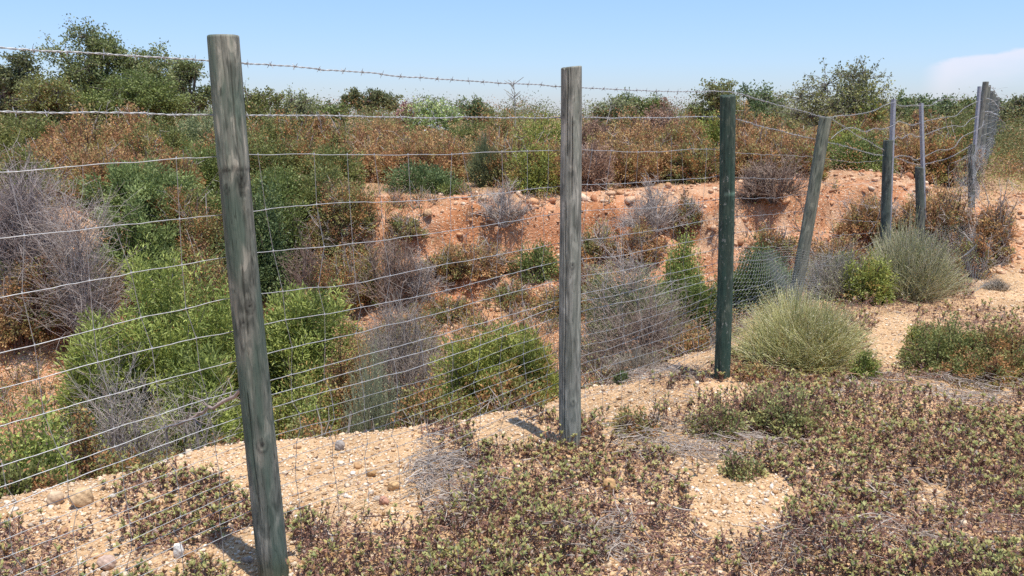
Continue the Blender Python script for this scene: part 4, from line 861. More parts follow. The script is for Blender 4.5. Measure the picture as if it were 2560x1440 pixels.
TIPS = [(4, (.37, .36, .13)), (3, (.47, .44, .165)), (2, (.26, .285, .10)), (1, (.52, .43, .16)), (1, (.46, .27, .12))]
BRN = [(4, (.26, .135, .10)), (3, (.34, .185, .125)), (2, (.17, .105, .085)), (1.5, (.42, .26, .155)), (1.4, (.38, .31, .26))]
def mound(x, y): return .085 * sstep(.36, .68, fbm(x * 3.1, y * 3.1, 101, 3))
def ground_cover():
    rng = np.random.default_rng(11); mb = MB(); tw = MB()
    n = 45000; Y = 1.9 + 6.4 * rng.random(n) ** 1.35; X = (rng.random(n) * 1.85 - .63) * (Y + .7)
    cv = cover(X, Y); keep = rng.random(n) < sstep(.05, .75, cv) * (.15 + .78 * sstep(.36, .52, fbm(X * 1.7, Y * 1.7, 171, 4))); X, Y, cv = X[keep], Y[keep], cv[keep]
    n = len(X); z = terrain(X, Y); md = mound(X, Y) * sstep(.2, .8, cv)
    base = np.stack([X, Y, z + md * .35], -1)
    hgt = rng.uniform(.018, .06, n) + md * .75; lean = rng.normal(0, .35, (n, 2))
    tip = base + np.concatenate([lean * hgt[:, None], hgt[:, None]], 1)
    dist = np.hypot(X, Y)
    add_tubes(tw, np.stack([base, (base + tip) / 2 + rng.normal(0, .006, (n, 3)), tip], 1), np.array([[.0018, .0016, .0012]]), pick(rng, BRN, n))
    # rosettes of leaves at the tips
    R = 14; k = np.repeat(np.arange(n), R); m = len(k); a = rng.uniform(0, 6.283, m); el = rng.uniform(.25, 1.35, m)
    d = np.stack([np.cos(a) * np.cos(el), np.sin(a) * np.cos(el), np.sin(el)], -1)
    dn = rng.random(m) ** 1.6
    p = tip[k] - (tip - base)[k] * (dn * .55)[:, None]
    gcol = pick(rng, TIPS, n)[k] * rng.uniform(.88, 1.12, (m, 1)); bcol = pick(rng, BRN, m) * rng.uniform(.8, 1.25, (m, 1))
    patchy = fbm(X * 2.1, Y * 2.1, 140, 3)[k]
    c = np.where((rng.random(m) < np.clip(.12 + sstep(.14, .6, dn) * .88 + (patchy < .42) * .15, 0, .96))[:, None], bcol, gcol)
    L = (.0130 + .0013 * dist[k]) * rng.uniform(.7, 1.35, m)
    nrm = np.stack([-np.cos(a) * np.sin(el), -np.sin(a) * np.sin(el), np.cos(el)], -1)
    add_leaves(mb, p, d, nrm + rnd_unit(rng, m) * .3, L, L * .52, c)
    # fallen leaves and brown under-layer
    q = 430000; Y2 = 1.9 + 6.4 * rng.random(q) ** 1.4; X2 = (rng.random(q) * 1.85 - .63) * (Y2 + .7); cv = cover(X2, Y2); keep = rng.random(q) < sstep(.12, .8, cv) * .9 + .03
    X2, Y2, cv = X2[keep], Y2[keep], cv[keep]; q = len(X2); zz = terrain(X2, Y2) + mound(X2, Y2) * sstep(.2, .8, cv) * rng.random(q) * .95 + .004
    L = rng.uniform(.008, .024, q); dd = rnd_unit(rng, q) * [1, 1, .7]
    add_leaves(mb, np.stack([X2, Y2, zz], -1), dd, rnd_unit(rng, q) * .6 + [0, 0, .9], L, L * .5, pick(rng, BRN, q) * rng.uniform(.65, 1.25, (q, 1)))
    tag(mb.build('ground_cover', LEAF), 'creeping low shrublets with green tips over brown stems on the near ground', 'ground cover', kind='stuff')
    # grey and red-brown twigs
    q = 30000; Y3 = 1.9 + 6.2 * rng.random(q) ** 1.4; X3 = (rng.random(q) * 1.85 - .63) * (Y3 + .7); cv = cover(X3, Y3)
    px, py = to_px_v(X3, Y3, 0 * X3); lit = np.zeros(q)
    for cx, cy, rx, ry in [(1760, 1112, 250, 50), (1140, 1240, 120, 120), (1480, 1350, 150, 60), (2430, 985, 160, 40), (1100, 1170, 90, 60), (1700, 1000, 90, 30), (2260, 1240, 200, 60), (1700, 925, 130, 25), (2090, 1010, 140, 40)]:
        lit = np.maximum(lit, sstep(1.2, .4, np.hypot((px - cx) / rx, (py - cy) / ry)))
    keep = rng.random(q) < np.maximum(cv * .33, lit * .95) ; X3, Y3, lit = X3[keep], Y3[keep], lit[keep]
    for cx, cy, rx, ry, nn in [(1760, 1112, 250, 48, 560), (1140, 1235, 100, 100, 330), (1490, 1350, 130, 55, 150), (2430, 985, 150, 35, 260), (1100, 1165, 80, 50, 170), (2130, 960, 120, 40, 160), (1620, 930, 150, 25, 350), (1950, 1390, 120, 40, 90), (2200, 1350, 140, 50, 90)]:
        aa = rng.uniform(0, 6.283, nn); rr = np.sqrt(rng.random(nn)); qx = cx + rx * rr * np.cos(aa); qy = cy + ry * rr * np.sin(aa)
        d_ = RT * ((qx - 1280) / F)[:, None] + UP * ((720 - qy) / F)[:, None] + FW; kk = -CH / d_[:, 2]
        X3 = np.concatenate([X3, d_[:, 0] * kk]); Y3 = np.concatenate([Y3, d_[:, 1] * kk]); lit = np.concatenate([lit, np.ones(nn)])
    q = len(X3)
    zz = terrain(X3, Y3) + mound(X3, Y3) * rng.random(q) + rng.uniform(.002, .03, q)
    a = rng.uniform(0, 6.283, q); L = rng.uniform(.04, .17, q); h = np.stack([np.cos(a) * L, np.sin(a) * L, rng.normal(0, .12, q) * L], -1) * .5
    p0 = np.stack([X3, Y3, zz], -1); bend = np.stack([-np.sin(a), np.cos(a), .3 * np.ones(q)], -1) * (L * rng.normal(0, .18, q))[:, None]
    path = np.stack([p0 - h, p0 - h * .35 + bend * .8, p0 + h * .35 + bend, p0 + h], 1)
    path[..., 2] = np.maximum(path[..., 2], terrain(path[..., 0], path[..., 1]) + .002)
    grey = pick(rng, [(3, (.40, .335, .28)), (2, (.31, .25, .205)), (1, (.50, .43, .36))], q); rb = pick(rng, BRN, q)
    add_tubes(tw, path, np.clip(rng.lognormal(-6.5, .45, q), .0007, .0045)[:, None] * np.array([1, 1, .8, .5])[None], np.where((rng.random(q) < .35 + .6 * lit)[:, None], grey, rb))
    tag(tw.build('dry_twigs', BARK), 'grey and red-brown twigs littering the near ground', 'twigs', kind='stuff')
masses(); ground_cover()

# ------------------------------------------------------------------ the fence
W_GREY = wood_material('weathered_green_wood', (.40, .375, .295), (.225, .225, .18), (.11, .115, .092), (.10, .15, .11), .75, 0, 3.)
W_PALE = wood_material('weathered_grey_wood', (.45, .43, .35), (.31, .30, .245), (.17, .17, .14), (.20, .225, .17), .4, .15, 11., .8)
W_DARK = wood_material('dark_green_wood', (.115, .135, .095), (.065, .09, .065), (.042, .058, .045), (.05, .095, .068), .7, .7, 21.)
W_MID = wood_material('grey_olive_wood', (.29, .28, .205), (.205, .20, .15), (.11, .112, .088), (.14, .165, .115), .5, .1, 31.)
W_OLD = wood_material('old_dark_wood', (.17, .175, .14), (.105, .11, .09), (.055, .06, .055), (.08, .11, .085), .6, .45, 41.)
W_FAR = wood_material('pale_far_wood', (.30, .30, .255), (.22, .22, .185), (.14, .14, .12), (.17, .2, .16), .4, .1, 51.)

def post_mesh(h, r_top, r_bot, sides, rings, seed, cracks=(), knots=(), slant=(0, 0), step=None, ridges=.02, tie=None):
    """local z from -0.3 (in the ground) to h; angle 0 faces -Y (towards the viewpoint)"""
    rng = np.random.default_rng(seed); zz = np.concatenate([np.linspace(-.3, h - .008, rings), [h - .003, h]])
    a = np.arange(sides) * 2 * np.pi / sides; A, Z = np.meshgrid(a, zz)
    u = np.clip(Z / h, 0, 1); R = r_bot + (r_top - r_bot) * u
    R = R * (1 + ridges * (fbm(np.cos(A) * 2 + seed, Z * 2.5 + np.sin(A) * 2, seed, 3) - .45) * 2 + .012 * (vnoise(A * 14, Z * 3, seed + 5) - .5))
    col = np.ones(A.shape)
    if step:
        edge = step + .022 * (fbm(A * 4, A * 0 + 2, 7, 3) - .45); up_ = sstep(-.004, .004, Z - edge)
        R = R + .002 * up_; col = col * (.84 + .28 * up_) * (1 - .45 * np.exp(-((Z - edge + .004) / .004) ** 2) * (vnoise(A * 9, A * 0, 4) > .35))
        for gzv in (1.335, 1.348, 1.36):                    # three short cuts below the knot
            q = np.exp(-((Z - gzv) / .0032) ** 2) * (np.abs(A - .42) < .22); R = R - .003 * q; col = col * (1 - .6 * q)
    for ca, z0, z1, wd, dp in cracks:
        line = ca + .05 * np.sin(Z * 5 + seed) + .02 * np.sin(Z * 23)
        dlt = np.abs((A - line + np.pi) % (2 * np.pi) - np.pi) * R
        q = np.exp(-(dlt / wd) ** 2) * sstep(z0, z0 + .08, Z) * sstep(z1 + .001, z1 - .03, Z) if z1 < h else np.exp(-(dlt / wd) ** 2) * sstep(z0, z0 + .08, Z)
        R = R - dp * q; col = col * (1 - .45 * q)
    for ca, kz, kr in knots:
        dlt = np.hypot((((A - ca + np.pi) % (2 * np.pi)) - np.pi) * R, (Z - kz) * .8)
        R = R + .004 * np.exp(-(dlt / kr) ** 2) - .007 * np.exp(-(dlt / (kr * .42)) ** 2); col = col * (1 - .68 * np.exp(-(dlt / (kr * .5)) ** 2)) * (1 - .4 * np.exp(-((dlt - kr) / (kr * .25)) ** 2))
    if tie: col = np.where((np.abs(Z - tie) < .011 + .003 * np.sin(A * 7)) & (np.sin(A) > -.35), 2.6, col)   # pale scraped band
    R[-1] *= .93
    x = R * np.sin(A); y = -R * np.cos(A); Zs = Z + (Z > h - .05) * (slant[0] * x + slant[1] * y - .012 * sstep(.55, .8, fbm(np.cos(A) * 3 + seed, np.sin(A) * 3, seed + 3, 3)) * sstep(h - .02, h, Z))
    cx = .006 * np.sin(Z * 2.1 + seed); v = np.stack([x + cx, y, Zs], -1).reshape(-1, 3)
    nr = len(zz); i = (np.arange(nr - 1) * sides)[:, None]; j = np.arange(sides)[None]; k = (j + 1) % sides
    f = np.stack([i + j, i + k, i + sides + k, i + sides + j], -1).reshape(-1, 4)
    mb = MB(); mb.add(v, f, np.repeat(col.reshape(-1, 1), 3, 1))
    top = np.concatenate([v[-sides:], [[cx[-1, 0], 0, h]]]); mb.add(top, np.stack([np.arange(sides), (np.arange(sides) + 1) % sides, np.full(sides, sides)], -1), np.full((sides + 1, 3), .75))
    return mb
FENCE = empty('wire_fence', (P1[0], P1[1], 0)); tag(FENCE, 'wire mesh fence on round wooden posts running from the left foreground away to the right', 'fence', 'fences')
FO = np.array(FENCE.location)
def put(o, base, top, face=0.):
    base = Vector(base); top = Vector(top); zax = (top - base).normalized()
    view = Vector((0, 0, CH)) - base; yax = -(view - zax * view.dot(zax)).normalized(); xax = yax.cross(zax)
    m = Matrix((xax, yax, zax)).transposed().to_4x4(); m.translation = base - Vector(FO); o.matrix_basis = m
def post(base, top, r_top, r_bot, mat, label, sides=40, rings=60, seed=1, **kw):
    h = float(np.linalg.norm(np.array(top) - np.array(base)))
    o = post_mesh(h, r_top, r_bot, sides, rings, seed, **kw).build('fence_post', mat, FENCE); put(o, base, top)
    if label: o['label'] = label
    return o
b1, t1 = on_fence(680, 1432), on_fence(560, 88); b2, t2 = on_fence(1428, 1118, -.02), on_fence(1425, 167, -.02); b3, t3 = on_fence(1806, 940), on_fence(1820, 238)
P0b, P0t = fp(-1.65, 0, 0), fp(-1.65, .01, 1.8)
post(P0b, P0t, .046, .053, W_GREY, 'weathered post beyond the left edge', seed=9)
post(b1, t1, .0455, .0535, W_GREY, 'nearest post, green-stained grey wood with knots', 128, 240, 2, cracks=[(-.1, .85, 1.12, .002, .006), (.35, 1.2, 1.75, .0018, .004), (-.5, .2, .7, .002, .004)],
     knots=[(.45, 1.385, .013), (.2, .98, .016), (.1, .5, .018), (-.6, 1.36, .01), (-.3, .93, .012)], step=1.42)
post(b2, t2, .0465, .055, W_PALE, 'grey post with a long crack down its face', 128, 240, 4, cracks=[(-.36, 1.40, 2.2, .0018, .016), (.15, 1.2, 1.6, .0015, .010), (-.47, .02, 1.22, .0016, .012), (-.1, 1.72, 2.2, .0012, .006)],
     knots=[(.22, 1.57, .006), (.2, .92, .012), (.3, .25, .011), (-.9, 1.6, .012)], slant=(.08, 0))
post(b3, t3, .0435, .048, W_DARK, 'dark green treated post', 64, 120, 6, cracks=[(.5, .9, 1.4, .002, .004)], slant=(0, .1), tie=1.14)
p4t, p4b = atY(2066, 294, 6.35), atY(1976, 800, 6.28)
p5t, p5b = atY(2222, 350, 7.7), atY(2207, 700, 7.65); p6t, p6b = atY(2296, 418, 9.0), atY(2304, 640, 8.95); p7t, p7b = atY(2430, 361, 10.4), atY(2424, 640, 10.35)
post(p4b, p4t, .0445, .048, W_MID, 'post leaning to the right', 48, 100, 7, cracks=[(-.3, .3, 1.2, .002, .006), (-.15, 1.3, 2.2, .002, .01)])
post(p5b, p5t, .041, .044, W_OLD, 'short knobbly dark post with pale side', 40, 90, 8, knots=[(.3, .9, .02), (.4, .6, .02), (.2, .3, .02)], ridges=.05)
post(p6b, p6t, .043, .045, W_OLD, 'shortest broken dark post', 40, 70, 12, slant=(-.25, .1))
post(p7b, p7t, .038, .042, W_OLD, 'slim dark post near the corner', 36, 70, 13)

def wire_path(pts, wob=.004, seed=0, step=.012):
    pts = np.array(pts); rng = np.random.default_rng(seed)
    d = np.concatenate([[0], np.cumsum(np.linalg.norm(np.diff(pts, axis=0), axis=1))]); n = max(4, int(d[-1] / step)); s = np.linspace(0, d[-1], n)
    # Catmull-Rom like smoothing through cubic interpolation of each coordinate
    m = np.gradient(pts, d, axis=0); idx = np.clip(np.searchsorted(d, s, 'right') - 1, 0, len(d) - 2); h = (d[idx + 1] - d[idx])[:, None]; u = ((s - d[idx])[:, None]) / h
    q = (2 * u ** 3 - 3 * u ** 2 + 1) * pts[idx] + (u ** 3 - 2 * u ** 2 + u) * h * m[idx] + (-2 * u ** 3 + 3 * u ** 2) * pts[idx + 1] + (u ** 3 - u ** 2) * h * m[idx + 1]
    a, b, c = rng.uniform(0, 99, 3)
    q[:, 2] += wob * (vnoise(s * 9, s * 0 + a) - .5) * 2 + wob * .4 * (vnoise(s * 31, s * 0 + b) - .5) * 2
    q[:, :2] += (N * (wob * (vnoise(s * 7, s * 0 + c) - .5) * 2)[:, None])
    return q, s
WCOL = np.array([[.50, .50, .49]]); WCOLD = np.array([[.40, .40, .39]])
def smooth_path(p):
    return p
def barb_mesh():
    mb = MB(); th = np.linspace(0, 4 * np.pi, 22)
    add_tubes(mb, np.stack([np.linspace(-.004, .004, 22), .0034 * np.cos(th), .0034 * np.sin(th)], -1)[None], .0009, WCOLD, 4)
    for dx, a in ((-.0045, .5), (-.0015, .5 + np.pi), (.0015, 2.0), (.0045, 2.0 + np.pi)):
        dv = np.array([dx * .9, np.cos(a), np.sin(a)]); p = np.array([dx, 0, 0]) + dv * .003
        add_tubes(mb, np.stack([p, p + dv * .006, p + dv * .0125])[None], np.array([[.0011, .001, .0004]]), WCOLD, 4)
    return mb
BARB_MB = barb_mesh(); BARB = BARB_MB.mesh('barb', METAL)
nb = [0]
def barbed(pts, seed, label=None, near_until=0., r=.00135, pitch=.055, wob=.003):
    q, s = wire_path(pts, wob, seed, .007)
    tg = unit(np.gradient(q, axis=0)); a = unit(np.cross(tg, np.array([.1, .2, 1.]))); b = np.cross(tg, a); ph = s / pitch * 2 * np.pi
    mb = MB()
    for k in (0, np.pi):
        add_tubes(mb, (q + .0017 * (np.cos(ph + k)[:, None] * a + np.sin(ph + k)[:, None] * b))[None], r, WCOL, 4)
    o = mb.build('barbed_wire', METAL, FENCE); o.location = (0, 0, 0); o.matrix_parent_inverse = Matrix.Translation(-Vector(FO))
    if label: o['label'] = label
    rng = np.random.default_rng(seed + 5); rest = MB(); bv = np.concatenate(BARB_MB.v); bf = np.concatenate(BARB_MB.f4); bc = np.concatenate(BARB_MB.c)
    x = .03
    while x < s[-1] - .02:
        i = int(np.searchsorted(s, x)); i = min(i, len(s) - 1); X = Vector(tg[i]); rot = rng.uniform(0, 6.28)
        Yv = Vector(a[i]) * math.cos(rot) + Vector(b[i]) * math.sin(rot); Zv = X.cross(Yv); M = Matrix((X, Yv, Zv)).transposed()
        if x < near_until and nb[0] < 96:
            c = bpy.data.objects.new('barb', BARB); COL.objects.link(c); c.parent = o; m4 = M.to_4x4(); m4.translation = Vector(q[i]); c.matrix_basis = m4; nb[0] += 1
        else:
            rest.add(bv @ np.array(M).T + q[i], bf, bc)
        x += .088 * rng.uniform(.88, 1.12)
    if rest.n:
        ro = rest.build('barb', METAL, o); ro['kind'] = 'stuff'
    return o
def line(pts, seed, r=.00135, wob=.003, name='line_wire', label=None, parent=None, col=WCOL):
    q, s = wire_path(pts, wob, seed, .02); mb = MB(); add_tubes(mb, q[None], r, col, 5)
    o = mb.build(name, METAL, parent or FENCE); o.matrix_parent_inverse = Matrix.Translation(-Vector(np.array((parent or FENCE).location)))
    if label: o['label'] = label
    return o, q
t_p2 = 1.69; t_p3 = 3.16; SO = .058
def YP(l): return [atY(*a) for a in l]
# two barbed strands along the top
top_pts = [fp(-1.65, SO, 1.755), fp(-.69, SO, 1.752), fp(0, SO, 1.748), fp(.85, SO, 1.722), fp(t_p2, SO, 1.712), fp(2.4, SO, 1.705), fp(t_p3, SO * .4, 1.713)]
top_pts += YP([(1890, 247, 5.3), (1950, 264, 5.65), (2010, 279, 6.0), (2070, 294, 6.36), (2095, 290, 6.55), (2130, 288, 6.85), (2162, 282, 7.15), (2190, 275, 7.4), (2212, 263, 7.6), (2233, 257, 7.75), (2243, 262, 7.9), (2262, 265, 8.2), (2290, 263, 8.7), (2303, 264, 9.05), (2330, 262, 9.2), (2337, 255, 9.3), (2350, 252, 9.45), (2362, 246, 9.6), (2380, 249, 9.8), (2400, 250, 10), (2424, 240, 10.2)])
barbed(top_pts, 1, 'topmost barbed strand', 4.3)
sec = [fp(-1.65, SO, 1.60), fp(-.69, SO, 1.592), fp(0, SO, 1.583), fp(.85, SO, 1.574), fp(t_p2, SO, 1.572), fp(2.4, SO, 1.57), fp(t_p3, SO, 1.568)]
sec += YP([(1900, 315, 5.4), (1980, 335, 5.85), (2045, 350, 6.38), (2078, 357, 6.5), (2120, 368, 6.85), (2160, 380, 7.2), (2214, 391, 7.75)])
barbed(sec, 2, 'second barbed strand at eye level', 4.3)
barbed(YP([(2078, 346, 6.42), (2100, 328, 6.55), (2115, 321, 6.7), (2140, 321, 6.95), (2160, 329, 7.15), (2185, 322, 7.35), (2210, 322, 7.6), (2235, 312, 7.78), (2244, 304, 7.95), (2262, 308, 8.25), (2280, 313, 8.6), (2303, 306, 9.07), (2330, 299, 9.25), (2370, 292, 9.65), (2392, 288, 9.9), (2405, 275, 10.05), (2440, 255, 10.4), (2452, 251, 10.7)]), 3)
barbed(YP([(2080, 297, 6.38), (2112, 318, 6.65), (2140, 338, 6.95), (2165, 350, 7.2), (2190, 365, 7.45), (2214, 378, 7.72)]), 4)
barbed(YP([(2233, 352, 7.75), (2243, 343, 7.9), (2256, 346, 8.05), (2266, 339, 8.2), (2278, 336, 8.45), (2290, 342, 8.75), (2303, 340, 9.06), (2330, 330, 9.25), (2350, 322, 9.5), (2385, 314, 9.85), (2410, 315, 10.1), (2425, 300, 10.25), (2444, 291, 10.45)]), 5)
barbed(YP([(2222, 400, 7.75), (2248, 390, 8.0), (2270, 391, 8.3), (2300, 397, 9.04), (2320, 388, 9.2), (2340, 377, 9.35), (2375, 373, 9.65), (2388, 366, 9.8), (2403, 345, 10.0), (2420, 335, 10.2), (2447, 322, 10.45), (2460, 302, 11.2)]), 6)
barbed(YP([(2222, 390, 7.76), (2248, 397, 8.0), (2280, 409, 8.7), (2303, 412, 9.05), (2330, 406, 9.3), (2370, 395, 9.7), (2400, 380, 10.05), (2430, 361, 10.44)]), 7)
line(YP([(2214, 400, 7.76), (2240, 410, 8.0), (2258, 424, 8.4)]), 61, label='loose broken wire end'); line(YP([(2378, 408, 9.8), (2400, 400, 10.05), (2428, 388, 10.43)]), 62)
# loose tie wire curling at the end of the top strand
line(YP([(2395, 237, 10.0), (2415, 234, 10.15), (2425, 238, 10.2), (2432, 228, 10.3), (2445, 222, 10.42)]), 63, .0012)

ROWS = [1.455, 1.275, 1.13, .985, .88, .78, .675, .625, .575, .525, .475, .42, .37, .32, .275, .225, .17]
LEFT = [1.43, 1.26, 1.10, .94, .84, .73, .63, .575, .52, .465, .41, .355, .30, .25, .2, .15, .10]
P2R = [1.43, 1.26, 1.13, .99, .90, .81, .73, .685, .635, .565, .50, .455, .41, .36, .30, .24, .17]
P3R = [1.39, 1.23, 1.10, .99, .88, .79, .71, .655, .61, .565, .515, .46, .405, .35, .29, .23, .17]
RT_ = [-1.65, -.75, -.35, 0, .4, .8, 1.2, t_p2, 2.05, 2.45, 2.8, t_p3]
rows_q = []
for i, (zl, z1, z2, z3) in enumerate(zip(LEFT, ROWS, P2R, P3R)):
    rng = np.random.default_rng(200 + i)
    zs = np.interp(RT_, [-1.65, -.75, 0, t_p2, t_p3], [zl - .03, zl, z1, z2, z3])
    sag = np.array([0, .004, .005, 0, -.008, -.014, -.008, 0, -.009, -.013, -.007, 0]) + rng.normal(0, .004, 12)
    o, q = line([fp(t, SO + .012 * math.sin(t * 3 + i), z + g) for t, z, g in zip(RT_, zs, sag)], 300 + i, .0014 if i < 9 else .0011, .0032, col=WCOL if i < 9 else WCOLD); rows_q.append(q)  # lower rows thinner; their dimness in shadow is put into the darker wire colour
# right of the dark green post the mesh slackens
for i, (p3, a, p4) in enumerate([((1838, 380), (1940, 388), (2040, 393)), ((1838, 442), (1930, 448), (2020, 449)), ((1836, 495), (1930, 495), (2010, 487)), ((1833, 541), (1910, 538), (2003, 530)), ((1830, 583), (1910, 574), (1995, 567)), ((1828, 620), (1910, 618), (1990, 620)), ((1828, 655), (1910, 650), (1985, 640)), ((1826, 735), (1900, 712), (1975, 690)), ((1824, 770), (1890, 742), (1960, 715))]):
    z4 = atY(*p4, 6.3)[2]; pts = [fp(t_p3, SO, atY(*p3, 5.05)[2]), atY(*a, 5.65), atY(*p4, 6.36)]
    pts += [atY(p4[0] + 90, p4[1] + 12 + 2 * i, 7.0), atY(2212, [400, 450, 520, 556, 580, 596, 612, 630, 640][i], 7.76)]
    line(pts, 400 + i, .0012, .006)
# upright stay wires with a bend at every knot
for j, t0 in enumerate(np.arange(-1.52, 3.1, .153)):
    if min(abs(t0), abs(t0 - t_p2)) < .05: continue
    rng = np.random.default_rng(500 + j); top_i = 0 if t0 > .1 else (1 if j % 3 else 0)
    pts = []; drift = rng.uniform(-.03, .03)
    for i in range(top_i, len(ROWS)):
        q = rows_q[i]; tq = (q[:, :2] - P1) @ U; lean = (.075 if t0 < 0 else .035) * (1 - i / 8.) if i < 8 else 0
        tt = t0 - lean - drift * (i < 3) * (3 - i) * .6 + rng.normal(0, .005); k = int(np.argmin(np.abs(tq - tt))); pts.append(q[k] + np.array([*(N * .003), 0]))
    pts.append(pts[-1] + [0, 0, -.16])
    mb = MB(); add_tubes(mb, np.array(pts)[None], .0010, WCOL * .8, 4)
    K = np.array(pts[:-1]); add_tubes(mb, np.stack([K - [0, 0, .006], K, K + [0, 0, .006]], 1), np.array([[.0014, .0026, .0014]]), np.tile(WCOL, (len(K), 1)), 5)
    o = mb.build('stay_wire', METAL, FENCE); o.matrix_parent_inverse = Matrix.Translation(-Vector(FO))

# steel angle stakes
def stake(base, top, label, w_=.032):
    base = np.array(base); top = np.array(top); h = np.linalg.norm(top - base); mb = MB(); th = .0035
    prof = np.array([[0, 0], [w_, 0], [w_, th], [th, th], [th, w_], [0, w_]]) - w_ * .4
    c, s_ = math.cos(.9), math.sin(.9); prof = prof @ np.array([[c, s_], [-s_, c]])
    n = 10; v = np.concatenate([np.concatenate([prof, np.full((6, 1), z)], 1) for z in np.linspace(-.2, h, n)])
    f = [[i * 6 + j, i * 6 + (j + 1) % 6, (i + 1) * 6 + (j + 1) % 6, (i + 1) * 6 + j] for i in range(n - 1) for j in range(6)]
    mb.add(v, f, np.array([.36, .37, .40])); e = (n - 1) * 6
    mb.add(v[e:e + 6], [[0, 1, 2, 3], [0, 3, 4, 5]], np.array([.36, .37, .40]))
    o = mb.build('steel_stake', METAL, FENCE, smooth=False); put(o, base, top); o['label'] = label
stake(atY(2222, 560, 7.8), atY(2234, 248, 7.8), 'steel angle stake behind the short knobbly post'); stake(atY(2312, 600, 9.06), atY(2303, 258, 9.06), 'steel angle stake behind the shortest broken post')
stake(atY(2424, 520, 10.45), atY(2449, 216, 10.5), 'tilted steel angle stake at the corner')

# hexagonal netting
def netting(fn, lu, lv, cell, parent, label, r=.0007, col=WCOLD):
    """fn(u,v)->xyz with u,v in metres over lu x lv"""
    a = cell / math.sqrt(3); segs = []
    nu = int(lu / cell); nv = int(lv / (1.5 * a))
    for j in range(nv):
        for i in range(nu):
            cx = (i + .5 * (j % 2)) * cell; cy = j * 1.5 * a
            p = [(cx, cy), (cx + cell / 2, cy + a / 2), (cx + cell / 2, cy + a * 1.5), (cx + cell, cy)]
            segs += [(p[0], p[1]), (p[1], p[2]), (p[1], p[3])]
    S = np.array(segs); q0 = fn(S[:, 0, 0], S[:, 0, 1]); q1 = fn(S[:, 1, 0], S[:, 1, 1])
    mb = MB(); add_tubes(mb, np.stack([q0, q1], 1), r, np.tile(col, (len(S), 1)), 3)
    o = mb.build('wire_netting', METAL, parent); o.matrix_parent_inverse = Matrix.Translation(-Vector(np.array(parent.location)))
    if label: o['label'] = label
    return o
pa = fp(t_p3 + .02, .075, 0); pb = np.array([p4b[0] + .12, p4b[1] - .02, 0])
def net1(u, v):
    k = np.clip(u / 1.55, 0, 1.15); top = .86 - .28 * k - .03 * np.sin(k * 5); b = .05 + .12 * k
    z = b + (top - b) * v / .8; x = pa[0] + (pb[0] - pa[0]) * k; y = pa[1] + (pb[1] - pa[1]) * k
    w_ = .05 * np.sin(u * 5 + v * 3) + .03 * np.sin(v * 9 + u * 2)
    y = y - .16 * sstep(.8, 1.0, k); return np.stack([x + w_ * N[0], y + w_ * N[1], z], -1)
netting(net1, 1.66, .8, .033, FENCE, 'hexagonal netting sagging between the dark green post and the leaning post', .0010, WCOLD)
def net2(u, v):
    k = u / .9 - .5; q = v / 3.0                                  # loose sheet hanging off the post and dragged forward over the ground
    cx = 5.60 + (3.98 - 5.60) * q; cy = 10.2 + (7.35 - 10.2) * q; hw = .10 + .62 * q
    x = cx + k * hw + .04 * np.sin(v * 9 + u * 3); y = cy - k * hw * .35 + .12 * np.cos(u * 8)
    top = np.interp(q, [0, .12, .4, .75, 1], [.85, .62, .42, .28, .04]) * (1 - .55 * np.abs(k) ** 1.5)
    z = np.maximum(terrain(x, y, False) + top + .07 * np.sin(u * 9 + v * 4) * q, terrain(x, y) + .02); return np.stack([x, y, z], -1)
netting(net2, .9, 3.0, .036, FENCE, 'loose netting bunched around the slim post', .0010, WCOLD * .8)
def net3(u, v):
    k = u / 1.5; A_ = np.array([p7t[0], p7t[1] + .05]); B_ = np.array([6.55, 11.55]); x = A_[0] + (B_[0] - A_[0]) * k; y = A_[1] + (B_[1] - A_[1]) * k
    return np.stack([x + .03 * np.sin(v * 8), y, .2 + v + .05 * np.sin(u * 6)], -1)
netting(net3, 1.4, 1.1, .05, FENCE, 'netting between the slim post and the corner', .0007)

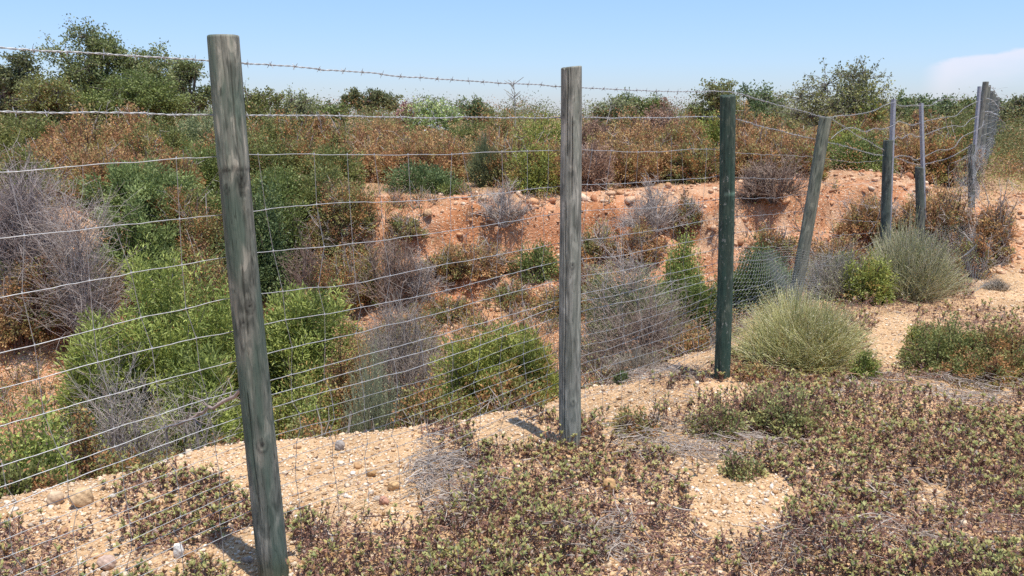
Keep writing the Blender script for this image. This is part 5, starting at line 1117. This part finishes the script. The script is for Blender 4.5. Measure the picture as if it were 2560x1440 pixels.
# ------------------------------------------------------------------ the fence that turns away at the corner
CORN = np.array([6.58, 11.6]); FAR = empty('wire_fence', (CORN[0], CORN[1], .5)); tag(FAR, 'far pale-posted fence running straight away from the corner at the right', 'fence', 'fences')
def fpost(x, y, ztop, r, mat, seed, label=None):
    zb = gz(x, y); h = ztop - zb; o = post_mesh(h, r * .95, r, 20, 30, seed, slant=(.1 * math.sin(seed * 2.1), 0)).build('fence_post', mat, FAR)
    o.location = Vector((x, y, zb)) - FAR.location; o.rotation_euler = (.015 * math.sin(seed * 3), .02 * math.cos(seed * 5), 0)
    if label: o['label'] = label
FD = []
for k, (px, ytop, Y) in enumerate([(2458, 204, 11.6), (2473, 213, 13.2), (2483, 227, 15.2), (2488, 235, 17.4), (2491, 243, 19.6), (2493, 248, 22), (2495, 254, 24.6), (2497, 258, 27.4), (2500, 297, 30.4), (2505, 302, 33.4), (2510, 306, 36.5), (2518, 313, 39.5), (2545, 315, 41), (2575, 316, 42.5), (2605, 318, 44)]):
    p = atY(px, ytop, Y); FD.append(p); fpost(p[0], p[1], p[2], .04 if k == 0 else .048, W_FAR if k < 8 else W_OLD, 30 + k, 'tall corner post' if k == 0 else None)
def fnet(i0, i1, hh):
    A_, B_ = FD[i0], FD[i1]; l = float(np.linalg.norm(B_[:2] - A_[:2]))
    zb0, zb1 = gz(A_[0], A_[1]), gz(B_[0], B_[1])
    def fn(u, v):
        k = u / l; x = A_[0] + (B_[0] - A_[0]) * k; y = A_[1] + (B_[1] - A_[1]) * k; zt = A_[2] + (B_[2] - A_[2]) * k - .08; zb = zb0 + (zb1 - zb0) * k + .03
        return np.stack([x + .05, y, zb + (zt - zb) * v / hh], -1)
    netting(fn, l, hh, .13, FAR, None, .0007, np.array([[.17, .18, .16]]))
for i in range(8): fnet(i, i + 1, 1.4)
fnet(8, 11, 1.2); fnet(11, 13, 1.2)
for kk, dz in enumerate((-.05, -.22, -.40)):
    line([p + [.06, 0, dz] for p in FD[:8]], 700 + kk, .003, .01, parent=FAR)
    line([p + [.06, 0, dz] for p in FD[8:]], 710 + kk, .004, .01, parent=FAR)
# coils of loose wire at the corner
rngc = np.random.default_rng(3)
for kk in range(5):
    z0 = 1.95 - kk * .17; c0 = np.array([6.45, 11.35, z0]); th = np.linspace(0, 2.5 * np.pi, 9) + kk
    line([c0 + [.10 * math.cos(a) - .02 * kk, .1 * math.sin(a), -.02 * i + .01 * math.sin(a * 2)] for i, a in enumerate(th)], 800 + kk, .0011, .004, name='loose_wire', parent=FAR)
def brace():
    a, b = FD[11], FD[12]; zb = gz(b[0], b[1]); q = np.stack([a + [0, .05, -.1], np.array([b[0] - .15, b[1], zb])]); mb = MB(); add_tubes(mb, q[None], .04, np.array([[.35, .33, .28]]), 8)
    o = mb.build('brace', BARK, FAR); o.matrix_parent_inverse = Matrix.Translation(-FAR.location)
brace()
print('plants', _cnt[0], 'barbs', nb[0])
